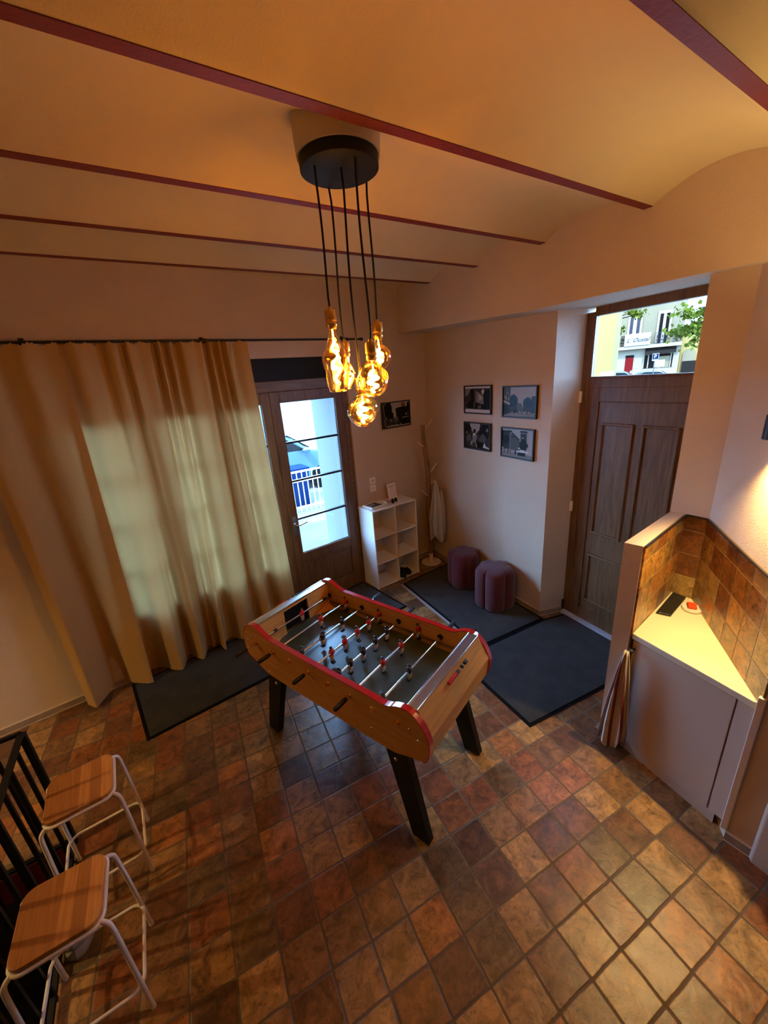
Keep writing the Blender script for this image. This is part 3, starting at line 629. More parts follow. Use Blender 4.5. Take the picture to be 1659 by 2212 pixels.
LC = [(1, R4(0, 0, 1, 1)), (4, [(0.22, 1), (0.62, 1), (0.60, 0.78), (0.48, 0.62), (0.32, 0.66), (0.22, 0.80)]), (0, blob(0.12, 0.72, 0.14, 0.24, 22, 11, 0.3)), (0, blob(0.82, 0.70, 0.22, 0.30, 26, 12, 0.3)), (0, blob(0.40, 0.70, 0.055, 0.09, 16, 13, 0.1)),
      (3, [(0.32, 0.60), (0.44, 0.62), (0.52, 0.50), (0.46, 0.30), (0.50, 0.10), (0.44, 0.08), (0.38, 0.28), (0.27, 0.08), (0.22, 0.10), (0.32, 0.34)]), (5, [(0.36, 0.62), (0.44, 0.62), (0.42, 0.52), (0.35, 0.50)]), (2, blob(0.16, 0.40, 0.10, 0.16, 16, 14, 0.4)), (2, blob(0.72, 0.42, 0.12, 0.16, 16, 15, 0.4)),
      (3, blob(0.90, 0.78, 0.04, 0.07, 12, 16, 0.4)), (3, blob(0.08, 0.62, 0.03, 0.05, 12, 17, 0.4)), (0, blob(0.6, 0.18, 0.16, 0.12, 20, 18, 0.3)), (5, [(0.74, 0.08), (0.98, 0.04), (0.98, 0.10), (0.86, 0.14), (0.80, 0.28), (0.76, 0.14)]), (4, [(0.28, 0.30), (0.22, 0.12), (0.26, 0.10), (0.31, 0.26)])]+crowd(0.04, 0.05, 0.7, 8, 19, 0.16)
LD = [(4, R4(0, 0, 1, 1)), (1, [(0, 0.90), (0.28, 0.92), (0.30, 0.80), (0.50, 0.66), (0.60, 0.58), (0.60, 0.25), (0, 0.25)]), (2, [(0.30, 0.84), (0.52, 0.68), (0.57, 0.60), (0.57, 0.25), (0.30, 0.25)]), (0, [(0, 0.92), (0.32, 0.94), (0.33, 0.88), (0, 0.86)]), (0, [(0.32, 0.90), (0.58, 0.66), (0.58, 0.60), (0.32, 0.84)]),
      (3, R4(0.26, 0.25, 0.29, 0.86)), (0, blob(0.13, 0.62, 0.12, 0.16, 20, 21, 0.15)), (1, [(0.61, 0.88), (0.80, 0.88), (0.80, 0.30), (0.62, 0.30)]), (0, [(0.57, 0.90), (0.62, 0.96), (0.80, 0.96), (0.84, 0.90)]), (4, R4(0.66, 0.66, 0.70, 0.74)), (0, R4(0.34, 0.70, 0.39, 0.75)), (0, blob(0.72, 0.48, 0.12, 0.2, 20, 22, 0.2)),
      (3, [(0, 0.14), (0.6, 0.16), (1, 0.12), (1, 0), (0, 0)]), (5, [(0, 0.30), (0.04, 0.32), (0.06, 0.29), (0, 0.27)]), (4, [(0.10, 0.26), (0.22, 0.27), (0.22, 0.24), (0.10, 0.23)]), (5, [(0.50, 0.24), (0.70, 0.30), (0.88, 0.26), (0.88, 0.20), (0.50, 0.20)]), (5, [(0.55, 0.34), (0.60, 0.38), (0.62, 0.33), (0.55, 0.31)]), (0, R4(0.54, 0.08, 0.78, 0.20))]+crowd(0.13, 0.02, 0.5, 16, 23, 0.14)
LE = [(4, R4(0, 0, 1, 1)), (0, [(0, 1), (0.10, 1), (0.12, 0), (0, 0)]), (3, [(0.02, 0.98), (0.06, 0.98), (0.08, 0.42), (0.06, 0.42)]), (0, blob(0.22, 0.72, 0.14, 0.36, 24, 31, 0.12)), (0, blob(0.26, 0.46, 0.15, 0.20, 24, 32, 0.15)), (0, [(0.48, 0.74), (0.58, 0.78), (0.98, 0.82), (1, 0.3), (0.62, 0.30), (0.50, 0.42)]), (0, R4(0.92, 0.3, 1.0, 0.95)),
      (6, R4(0.70, 0.80, 0.86, 0.97)), (5, R4(0.86, 0.78, 0.89, 0.99)), (1, [(0.08, 0.35), (0.40, 0.38), (0.5, 0.1), (0.08, 0.05)]), (2, [(0.38, 0.36), (0.50, 0.40), (0.66, 0.28), (0.60, 0.08), (0.42, 0.08)]), (3, [(0.44, 0.44), (0.48, 0.44), (0.52, 0.30), (0.47, 0.28)]), (0, [(0.55, 0.34), (1, 0.32), (1, 0.05), (0.70, 0.04), (0.60, 0.16)]),
      (4, [(0.72, 0.35), (0.97, 0.37), (0.97, 0.34), (0.72, 0.32)]), (4, blob(0.87, 0.47, 0.025, 0.05, 10, 33)), (2, blob(0.94, 0.49, 0.03, 0.05, 10, 34)), (3, R4(0.045, 0.02, 0.075, 0.38)), (4, R4(0.27, 0.22, 0.30, 0.32))]+crowd(0.05, 0.2, 0.72, 13, 35, 0.16)
PWA, PWB = (3.3, 2.257), (3.484, 4.29)      # along the picture wall from pier to corner
def sw(y): return (y-2.257)/math.cos(math.atan2(3.484-3.297, 2.033))
PG = 'black framed old town photographs grouped on the right wall'
picture((3.297, 2.257), (3.484, 4.29), sw(3.031), sw(3.484), 2.135, 2.449, 'framed black and white photo of a wooden wall and trees, upper one beside the corner', LA, PG)
picture((3.297, 2.257), (3.484, 4.29), sw(2.414), sw(2.864), 2.118, 2.432, 'framed black and white street photo with an awning, upper one nearest the wooden door', LB, PG)
picture((3.297, 2.257), (3.484, 4.29), sw(3.034), sw(3.491), 1.723, 2.040, 'framed dark photo of a statue among trees, lower one beside the corner', LC, PG)
picture((3.297, 2.257), (3.484, 4.29), sw(2.425), sw(2.873), 1.702, 2.019, 'framed photo of a market square with a tower, lower one nearest the wooden door', LD, PG)
c_, s_ = math.cos(math.atan(BS)), 0
picture(bw(3.484), bw(2.0), (3.484-3.15)/c_, (3.484-2.687)/c_, 1.989, 2.314, 'single framed photo of a tree-lined street with a reddish stamp, above the white shelf', LE)

# ------------------------------------------------------------------ wall sockets
for z, nm, lb in ((1.365, 'thermostat_plate', 'upper square white wall plate with round dial between glazed door and shelf'), (1.265, 'light_switch', 'lower square white switch plate between glazed door and shelf')):
    p = bw(2.47, 0.0); t = thing(nm, (p[0], p[1], z), math.atan(BS), lb, 'wall switch')
    g = G(); g.box((0, -0.005, 0), (0.088, 0.010, 0.088)); g.build('plate', M['plate'], t, bevel=0.004)
    g = G()
    if nm == 'light_switch': g.box((0, -0.0125, 0), (0.052, 0.006, 0.052))
    else: g.tube([(0, -0.008, 0), (0, -0.018, 0)], 0.020, 20)
    g.build('rocker' if nm == 'light_switch' else 'dial', M['skirt_lip'] if nm != 'light_switch' else M['white'], t, bevel=0.002)
p = bw(3.03, 0.0); t = thing('wall_socket', (p[0], p[1], 0.30), math.atan(BS), 'small white power socket low on the wall between shelf and coat stand', 'socket')
g = G(); g.box((0, -0.005, 0), (0.085, 0.010, 0.085)); g.build('plate', M['plate'], t, bevel=0.004)
g = G(); g.tube([(0, -0.006, 0), (0, -0.011, 0)], 0.022, 18); g.build('socket_well', M['ink'], t)

# ------------------------------------------------------------------ white cube shelf and what is on it
SA = math.atan2(3.913-3.881, 2.912-2.222)
sh = thing('cube_shelf', (2.232, 3.882, 0.0), SA, 'white cube shelf with six open compartments against the back wall', 'shelf')
W_, D_, H_, T_ = 0.692, 0.325, 1.075, 0.014
for x in (0, W_-T_): g = G(); g.box((x+T_/2, D_/2, H_/2), (T_, D_, H_)); g.build('side_panel', M['white'], sh, bevel=0.001)
for z in (0.012, H_-T_): g = G(); g.box((W_/2, D_/2, z+T_/2), (W_-2*T_, D_, T_)); g.build('top_board' if z > 0.5 else 'bottom_board', M['white'], sh, bevel=0.001)
for z in (0.356, 0.706): g = G(); g.box((W_/2, D_/2, z), (W_-2*T_, D_, T_*0.9)); g.build('shelf_board', M['white'], sh, bevel=0.001)
g = G(); g.box((W_/2, D_/2, H_/2), (T_*0.9, D_, H_-0.03)); g.build('divider', M['white'], sh, bevel=0.001)
for z in (0.19, 0.53, 0.88):
    for x in (0.0, W_/2): g = G(); g.box((x+0.055, D_-0.006, z), (0.085, 0.008, 0.33)); g.build('back_strip', M['white'], sh)
def on_shelf(u, v, z): return (2.232+u*math.cos(SA)-v*math.sin(SA), 3.882+u*math.sin(SA)+v*math.cos(SA), z)
# slippers in the lower right compartment
for k, (u, v, rz, lb) in enumerate(((0.415, 0.09, 0.10, 'left black slipper in the lower right shelf compartment'), (0.535, 0.115, -0.05, 'right black slipper in the lower right shelf compartment'))):
    t = thing('slipper', on_shelf(u, v, 0.028), rz+SA, lb, 'slipper')
    g = G(); g.hexa([(x*0.042*(1.15 if y > 0.3 else 1), y*0.12, 0) for x, y in [(math.cos(a), math.sin(a)) for a in [2*PI*i/18 for i in range(18)]]], [(x*0.044, y*0.122, 0.022) for x, y in [(math.cos(a), math.sin(a)) for a in [2*PI*i/18 for i in range(18)]]])
    g.build('sole', M['matte_black'], t, bevel=0.004)
    g = G(); rows = []
    for i in range(9):
        a = PI*i/8; rows.append([(0.046*math.cos(a)*(1-0.35*j/6*j/6), -0.02-0.095*j/6, 0.02+0.055*math.sin(a)*(1-0.55*(j/6)**2)) for j in range(7)])
    g.grid(rows); g.build('upper', M['matte_black'], t, smooth=True, solid=0.006)
# plastic tray with a leaflet, sunglasses and a notice on top
tr = thing('document_tray', on_shelf(0.17, 0.17, H_+0.001), SA+0.10, 'shallow clear tray holding leaflets on the left of the shelf top', 'tray')
g = G(); g.box((0, 0, 0.003), (0.27, 0.19, 0.006))
for x, y, a, b in ((0, -0.095, 0.27, 0.004), (0, 0.095, 0.27, 0.004), (-0.135, 0, 0.004, 0.19), (0.135, 0, 0.004, 0.19)): g.box((x, y, 0.016), (a, b, 0.03))
g.build('tray', M['ceramic'], tr)
g = G(); g.box((-0.03, 0.0, 0.011), (0.17, 0.15, 0.008), 0.08); g.m = 1; g.box((-0.05, 0.02, 0.0165), (0.09, 0.06, 0.002), 0.3); g.m = 2; g.box((0.0, -0.035, 0.0165), (0.11, 0.03, 0.002), 0.2); lf = g.build('leaflet', [M['magazine'], M['ink'], M['black']]); lf.location = Vector(on_shelf(0.17, 0.17, H_+0.004))*K; lf.rotation_euler = (0, 0, SA+0.1)
tag(lf, 'dark printed leaflet lying in the tray on the shelf', 'leaflet')
sg = thing('sunglasses', on_shelf(0.42, 0.105, H_+0.026), SA+0.35, 'pair of black sunglasses lying on the shelf in front of the notice', 'sunglasses')
for s in (-1, 1):
    g = G(); g.tube([(s*0.036, -0.004, 0.002), (s*0.036, 0.003, 0.0)], [0.030, 0.031], 18); g.build('lens', M['black'], sg, smooth=True)
    g = G(); g.tube([(s*0.066, 0, 0.008), (s*0.068, 0.06, 0.0), (s*0.060, 0.12, -0.016)], 0.0035, 6); g.build('temple', M['black'], sg)
g = G(); g.tube([(-0.010, 0, 0.008), (0, -0.002, 0.012), (0.010, 0, 0.008)], 0.004, 6); g.build('bridge', M['black'], sg)
nt_ = thing('notice_card', on_shelf(0.50, 0.235, H_+0.002), SA+0.10, 'white printed notice standing on the shelf against the wall', 'notice')
g = G(); g.hexa([(-0.072, 0.0, 0), (0.072, 0.0, 0), (0.072, 0.005, 0), (-0.072, 0.005, 0)], [(-0.072, 0.03, 0.208), (0.072, 0.03, 0.208), (0.072, 0.035, 0.208), (-0.072, 0.035, 0.208)]); g.build('card', M['paper'], nt_)
g = G(); rnd = random.Random(4)
for r in range(13):
    v = 0.90-r*0.064; x = 0.10+rnd.uniform(0, 0.05); th = 0.028 if r in (1, 2) else 0.014
    while x < 0.86:
        w_ = rnd.uniform(0.05, 0.13)
        if r in (1, 2): w_ = 0.18
        def P_(a, b): return (-0.072+0.144*a, 0.03*b-0.0008, 0.208*b)
        g.poly([P_(x, v), P_(min(x+w_, 0.92), v), P_(min(x+w_, 0.92), v+th), P_(x, v+th)]); x += w_+0.02
g.build('printed_lines', M['ink'], nt_)

# ------------------------------------------------------------------ branch coat stand and jacket
cs = thing('coat_stand', (3.256, 4.055, 0.0), 0, 'coat stand made from a tree branch on a round cream base in the corner', 'coat stand')
g = G(); g.lathe([(0, 0), (0.135, 0), (0.140, 0.004), (0.138, 0.010), (0.03, 0.014), (0, 0.014)], n=40); g.lathe([(0.029, 0.010), (0.029, 0.165), (0, 0.165)], n=20); g.build('base', M['cream'], cs, smooth=True)
g = G()
trunk = [(0, 0, 0.15), (0.0, 0, 0.30), (0.004, 0.0, 0.50), (0.0, 0.004, 0.75), (0.008, 0, 1.0), (0.002, 0, 1.2), (-0.004, 0, 1.38), (-0.014, 0.004, 1.52), (-0.036, 0.002, 1.66), (-0.050, 0.0, 1.78), (-0.058, 0.002, 1.88), (-0.056, 0, 1.985)]
rad = [0.034, 0.034, 0.033, 0.035, 0.034, 0.033, 0.032, 0.030, 0.031, 0.027, 0.025, 0.027]
tr2 = catmull([(*p, r) for p, r in zip(trunk, rad)], 4)
g.tube([p[:3] for p in tr2], [p[3]*(1+0.06*math.sin(i*1.7)) for i, p in enumerate(tr2)], 12); g.build('trunk', M['branch'], cs, smooth=True)
for z, dx, dy, dz, x0, m in ((1.70, -0.13, -0.03, 0.085, -0.035, 'twig'), (1.92, 0.17, 0.04, 0.12, -0.03, 'twig'), (1.33, 0.115, -0.03, 0.13, 0.02, 'twig'), (1.02, -0.13, -0.02, 0.12, -0.01, 'twig'), (0.42, -0.085, -0.03, 0.07, -0.01, 'branch'), (1.17, 0.075, -0.05, 0.06, 0.01, 'twig')):
    g = G(); g.tube([(x0, 0, z), (x0+dx*0.5, dy*0.5, z+dz*0.45), (x0+dx, dy, z+dz)], [0.012, 0.010, 0.008], 8); g.build('peg', M[m], cs, smooth=True)
# jacket: gathered at the peg, falling in soft pleats
jk = thing('jacket', (3.305, 3.985, 0), 0, 'grey marl jacket hanging from a peg of the branch coat stand', 'jacket')
g = G(); rows = []
for r in range(26):
    t = r/25; z = 1.24-0.80*t; row = []
    rx = 0.012+0.082*min(1, (t*1.6))**0.9; ry = 0.012+0.055*min(1, t*2)
    for k in range(49):
        a = 2*PI*k/48; f = 1+0.30*math.sin(5*a+1.2+t)+0.14*math.sin(9*a+t*3)
        x = -0.02+0.02*t+rx*math.cos(a)*f; y = -0.045+ry*math.sin(a)*f
        zz = z-(0.10*(math.cos(a)*0.5+0.5)+0.05*math.sin(3*a+0.5))*max(0, t-0.6)/0.4
        row.append((x, y, zz))
    rows.append(row)
g.grid(rows); g.build('body', M['grey_cloth'], jk, smooth=True, solid=0.005)
g = G(); rows = []
for r in range(20):
    t = r/19; z = 1.10-0.66*t; rr = 0.026+0.012*math.sin(t*3)
    rows.append([(0.050+0.050*t+rr*math.cos(2*PI*k/16)*(1+0.15*math.sin(3*2*PI*k/16+t*5)), -0.075+0.01*t+rr*math.sin(2*PI*k/16), z+0.01*math.cos(2*PI*k/16)) for k in range(17)])
g.grid(rows); g.build('sleeve', M['grey_cloth'], jk, smooth=True, solid=0.004)

# ------------------------------------------------------------------ scalloped velvet poufs
def pouf(loc, rz, R_, H, label):
    g = G(); pr = []
    for r, z in ((0.0, H+0.004), (0.3, H+0.004), (0.6, H+0.002), (0.8, H-0.004), (0.92, H-0.018), (0.975, H-0.04), (1.0, H-0.075), (1.0, H*0.6), (1.0, H*0.3), (0.99, 0.05), (0.95, 0.018), (0.88, 0.004), (0, 0.004)): pr.append((r*R_, z))
    def fn(p, a):
        q = abs(math.sin(2.5*a)); lob = 0.80+0.205*q**0.62; k = math.hypot(p.x, p.y)/R_
        lob = 1+(lob-1)*min(1, k*1.25); return Vector((p.x*lob*1.06, p.y*lob*1.06, p.z))
    g.lathe(pr, n=120, fn=fn); o = g.build('velvet_pouf', M['velvet'], smooth=True); o.location = Vector(loc)*K; o.rotation_euler = (0, 0, rz)
    return tag(o, label, 'pouf')
pouf((3.165, 3.285, 0.012), 0.35, 0.195, 0.465, 'plum velvet scalloped pouf nearer the coat stand')
pouf((3.095, 2.715, 0.012), 0.75, 0.212, 0.485, 'plum velvet scalloped pouf nearer the wooden front door')

# ------------------------------------------------------------------ entrance mats
def rug(pts, label):
    cx = sum(p[0] for p in pts)/len(pts); cy = sum(p[1] for p in pts)/len(pts); t = thing('door_mat', (cx, cy, 0), 0, label, 'mat')
    P = [Vector((x-cx, y-cy)) for x, y in pts]; n = len(P); inn = []
    for i in range(n):
        a, b, c = P[i-1], P[i], P[(i+1) % n]; d1, d2 = (b-a).normalized(), (c-b).normalized(); n1, n2 = Vector((-d1.y, d1.x)), Vector((-d2.y, d2.x)); m_ = (n1+n2).normalized(); inn.append(b+m_*(0.028/max(0.3, m_.dot(n1))))
    g = G(); g.prism([tuple(p) for p in inn], 0.001, 0.010); g.build('carpet', M['mat'], t)
    g = G()
    for i in range(n): a, b, c, d = P[i], P[(i+1) % n], inn[(i+1) % n], inn[i]; g.prism([tuple(a), tuple(b), tuple(c), tuple(d)], 0.0006, 0.0065)
    g.build('rubber_border', M['matrim'], t)
rug([(-0.47, 3.113), (2.28, 3.33), (2.185, 4.20), (-0.56, 3.945)], 'long charcoal mat in front of the curtains and glazed doors')
rug([(2.40, 2.268), (3.275, 2.184), (3.435, 3.86), (2.555, 3.80)], 'charcoal carpet mat under the two plum poufs')
rug([(2.016, 1.397), (2.845, 1.270), (3.47, 1.20), (3.535, 2.10), (3.28, 2.178), (2.10, 2.292)], 'charcoal carpet mat in front of the wooden entrance door')

# ------------------------------------------------------------------ table football
TB = thing('football_table', (0.985, 2.065, 0), math.radians(-70.5), 'beech table football game with red edging, green pitch and splayed black legs', 'game table')
pr = [(-0.80, 0.80), (-0.797, 0.87), (-0.765, 0.945), (-0.71, 0.995), (-0.655, 1.010), (-0.605, 1.002), (-0.555, 0.975), (-0.49, 0.955), (-0.40, 0.952), (0.0, 0.948), (0.40, 0.948), (0.49, 0.944), (0.55, 0.950), (0.60, 0.975), (0.655, 0.990), (0.71, 0.978), (0.765, 0.925), (0.797, 0.85), (0.80, 0.79), (0.79, 0.735),
      (0.768, 0.700), (0.735, 0.683), (0.68, 0.672), (0.62, 0.650), (0.55, 0.632), (0.40, 0.628), (0, 0.628), (-0.40, 0.628), (-0.55, 0.632), (-0.62, 0.652), (-0.70, 0.69), (-0.77, 0.72), (-0.795, 0.76)]
prs = [(a, b) for a, b, _ in catmull([(*p, 0) for p in pr+[pr[0]]], 3)][:-1]
for s in (-1, 1):
    y0, y1 = (0.358, 0.390)
    g = G(); g.slab([(u, s*y0, z) for u, z in prs], (0, s*(y1-y0), 0)); sp_ = g.build('side_panel', M['beech'], TB)
    g = G(); n = len(prs)
    for i in range(n):
        (a, b), (c, d) = prs[i], prs[(i+1) % n]
        if b < 0.70 and d < 0.70: continue
        def outw(u, z): q = Vector((u-max(-0.62, min(0.62, u)), z-0.82 if abs(u) > 0.62 else 0.13)); q.normalize(); return (u+q.x*0.005, z+q.y*0.005)
        (a2, b2), (c2, d2) = outw(a, b), outw(c, d)
        g.hexa([(a, s*(y0-0.002), b), (c, s*(y0-0.002), d), (c, s*(y1+0.002), d), (a, s*(y1+0.002), b)], [(a2, s*(y0-0.002), b2), (c2, s*(y0-0.002), d2), (c2, s*(y1+0.002), d2), (a2, s*(y1+0.002), b2)])
    g.build('red_edging', M['red'], sp_)
    g = G(); g.box((0, s*0.350, 0.822), (1.27, 0.012, 0.014)); g.build('cushion_strip', M['door_h'], TB, bevel=0.002)
    for u, z in ((-0.705, 0.905), (-0.745, 0.857), (-0.54, 0.667), (-0.436, 0.733), (-0.272, 0.886), (0.077, 0.876), (0.43, 0.873), (0.602, 0.866), (0.413, 0.715), (0.683, 0.87), (0.734, 0.824)):
        g = G(); g.lathe([(0, 0.006), (0.006, 0.004), (0.009, 0.0)], n=12)
        for v in g.bm.verts: v.co = Vector((v.co.x+u, s*(0.390+v.co.z), v.co.y+z))
        g.build('panel_bolt', M['chrome'], TB, smooth=True)
g = G(); g.box((0, 0, 0.762), (1.33, 0.712, 0.016)); g.build('playfield', M['field'], TB)
g = G(); g.box((0, 0, 0.774), (0.004, 0.70, 0.0008)); g.build('pitch_line', M['ink'], TB)
for s in (-1, 1):
    X = lambda v: s*v
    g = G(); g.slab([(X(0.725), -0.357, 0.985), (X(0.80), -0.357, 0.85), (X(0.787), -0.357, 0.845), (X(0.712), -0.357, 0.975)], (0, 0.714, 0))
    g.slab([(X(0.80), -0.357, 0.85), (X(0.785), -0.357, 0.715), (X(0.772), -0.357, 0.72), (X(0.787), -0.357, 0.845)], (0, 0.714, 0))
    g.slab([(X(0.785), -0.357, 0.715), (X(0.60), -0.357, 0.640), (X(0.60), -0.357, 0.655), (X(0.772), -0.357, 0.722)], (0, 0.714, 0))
    ebox = g.build('end_box', M['beech_x_lit'], TB)
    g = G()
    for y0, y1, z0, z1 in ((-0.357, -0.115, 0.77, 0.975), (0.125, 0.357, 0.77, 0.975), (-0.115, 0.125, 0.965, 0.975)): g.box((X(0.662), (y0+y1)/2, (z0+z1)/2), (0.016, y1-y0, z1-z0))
    g.build('goal_wall', M['beech_x_lit'], TB)
    g = G(); g.box((X(0.70), 0.005, 0.872), (0.012, 0.26, 0.20)); g.box((X(0.68), -0.12, 0.862), (0.035, 0.006, 0.19)); g.box((X(0.68), 0.13, 0.862), (0.035, 0.006, 0.19)); g.build('goal_mouth', M['matte_black'], TB)
    g = G(); g.box((X(0.69), 0, 0.984), (0.060, 0.716, 0.010)); er_ = g.build('end_rail', M['steel'], TB, bevel=0.003)
    for u in (0.659, 0.722): g = G(); g.box((X(u), 0, 0.990), (0.006, 0.716, 0.008)); g.build('rail_lip', M['chrome'], er_, bevel=0.001)
    # banked corners of the pitch
    for q in (-1, 1):
        g = G(); c = [(X(0.655), q*0.345, 0.770), (X(0.655), q*0.16, 0.770), (X(0.58), q*0.345, 0.770), (X(0.655), q*0.345, 0.800)]
        v = [g.bm.verts.new(p) for p in c]
        for f in ((0, 1, 2), (0, 1, 3), (1, 2, 3), (0, 2, 3)): g._f([v[i] for i in f])
        g.build('corner_ramp', M['beech'], TB)
    # score counter: wire with sliding beads
    ax, az = X(0.745), (0.975)
    nx, nz = X(0.87), 0.49
    def cp(y): return (X(0.740)+X(0.016), y, 0.972)
    g = G(); g.tube([(X(0.735), -0.115, 0.955), cp(-0.105), cp(0.145), (X(0.735), 0.155, 0.955)], 0.003, 6); sc_ = g.build('score_wire', M['chrome'], TB, smooth=True)
    for k in range(6):
        g = G(); y = -0.088+k*0.0155; g.tube([cp(y-0.007), cp(y+0.007)], 0.0115, 12); g.build('red_bead', M['red'], sc_, smooth=True)
    for y in (0.006, 0.020, 0.068, 0.105, 0.119):
        g = G(); g.tube([cp(y-0.006), cp(y+0.006)], 0.0115, 12); g.build('dark_bead', M['navy'], sc_, smooth=True)
    # legs
    for q in (-1, 1):
        g = G(); g.hexa([(X(0.755), q*0.372, 0), (X(0.640), q*0.372, 0.0), (X(0.640), q*0.318, 0.0), (X(0.755), q*0.318, 0)], [(X(0.60), q*0.352, 0.70), (X(0.44), q*0.352, 0.70), (X(0.44), q*0.300, 0.70), (X(0.60), q*0.300, 0.70)])
        lg = g.build('leg', M['matte_black'], TB, bevel=0.004)
        g = G(); g.lathe([(0, 0.008), (0.009, 0.006), (0.013, 0.0)], n=14)
        for v in g.bm.verts: v.co = Vector((v.co.x+X(0.545), q*(0.357+v.co.z), v.co.y+0.53))
        g.build('leg_bolt', M['chrome'], lg, smooth=True)
    g = G(); g.box((X(0.515), 0, 0.585), (0.10, 0.60, 0.09)); g.build('cross_beam', M['beech_x_lit'], TB)
g = G(); g.box((0, 0, 0.70), (1.26, 0.714, 0.10)); g.build('cabinet_base', M['beech'], TB)
ZR = 0.872
def figure(team):
    g = G()
    g.m = 3
    for s in (-1, 1): g.tube([(0, s*0.007, -0.074), (0, s*0.007, -0.060)], [0.009, 0.007], 8)
    g.box((0.006, 0, -0.074), (0.026, 0.026, 0.012))
    g.m = 1
    for s in (-1, 1): g.tube([(0, s*0.007, -0.060), (0, s*0.008, -0.030)], [0.0062, 0.0085], 8)
    g.m = 1; g.tube([(0, 0, -0.034), (0, 0, -0.014)], [0.0165, 0.0145], 12)
    g.m = 0; g.tube([(0, 0, -0.014), (0, 0, 0.0), (0, 0, 0.016), (0, 0, 0.024)], [0.0145, 0.0165, 0.0175, 0.009], 12)
    for s in (-1, 1): g.tube([(0, s*0.016, 0.018), (0, s*0.022, 0.002), (0.004, s*0.020, -0.016)], [0.006, 0.0062, 0.005], 8)
    g.m = 2; g.tube([(0, 0, 0.022), (0, 0, 0.030)], 0.006, 8); g.lathe([(0, -0.010), (0.007, -0.008), (0.0105, 0), (0.008, 0.008), (0, 0.011)], (0.001, 0, 0.037), 12)
    g.m = 3; g.lathe([(0.0113, 0.001), (0.0095, 0.009), (0, 0.013)], (-0.0008, 0, 0.037), 12)
    shirt = M['fig_red'] if team == 'red' else M['fig_black']
    return g, [shirt, M['fig_white'] if team == 'red' else M['fig_white'], M['skin'], M['fig_black']]
RODS = [(-0.640, 'red', [0.04], (-0.471, -0.565)), (-0.448, 'red', [0.065, -0.0, 0.345], (-0.417, -0.513)), (-0.272, 'black', [-0.285, -0.09, 0.119], (0.50, 0.60)), (-0.094, 'red', [-0.176, -0.043, 0.092, 0.221, 0.345], (-0.422, -0.513)),
        (0.090, 'black', [-0.297, -0.187, -0.057, 0.073, 0.203], (0.470, 0.565)), (0.266, 'red', [-0.069, 0.133, 0.345], (-0.420, -0.519)), (0.446, 'black', [-0.307, -0.035], (0.470, 0.560)), (0.610, 'black', [-0.046], (0.480, 0.575))]
RODS[1] = (-0.448, 'red', [0.065, 0.345], RODS[1][3])
proto = {}
for u, team, ys, (ga, gb) in RODS:
    sgn = -1 if ga < 0 else 1
    g = G(); g.tube([(u, sgn*(abs(ga)+0.006), ZR), (u, -sgn*0.385, ZR)], 0.0075, 12); rod = g.build('rod', M['chrome'], TB, smooth=True)
    g = G(); g.tube([(u, ga, ZR), (u, ga+0.2*(gb-ga), ZR), (u, ga+0.5*(gb-ga), ZR), (u, gb-0.1*(gb-ga), ZR), (u, gb, ZR)], [0.0125, 0.0145, 0.0150, 0.0145, 0.009], 10); g.build('handle_grip', M['black'], rod, smooth=True)
    for yy in ys:
        if team not in proto:
            gg, ms = figure(team); f = gg.build('player_figure', ms, rod, smooth=True); proto[team] = f
        else: f = proto[team].copy(); COL.objects.link(f); f.parent = rod
        f.location = Vector((u, yy, ZR))*K; f.rotation_euler = (0, 0, 0 if team == 'red' else PI)
    for q in (-1, 1):
        g = G(); g.tube([(u, q*0.388, ZR), (u, q*0.398, ZR)], [0.019, 0.016], 18); g.tube([(u, q*0.398, ZR), (u, q*0.408, ZR)], 0.012, 14); g.build('bushing', M['brass'] if q < 0 else M['black'], TB, smooth=True)
        g = G(); g.tube([(u, q*0.357, ZR), (u, q*0.346, ZR)], 0.020, 18); g.build('bearing_ring', M['matte_black'], TB, smooth=True)
    if len(ys) == 1 and team == 'red':
        for yy in (-0.222, 0.29):
            g = G(); g.tube([(u, yy-0.014, ZR), (u, yy+0.014, ZR)], 0.012, 12); g.build('stop_ring', M['fig_black'], rod, smooth=True)

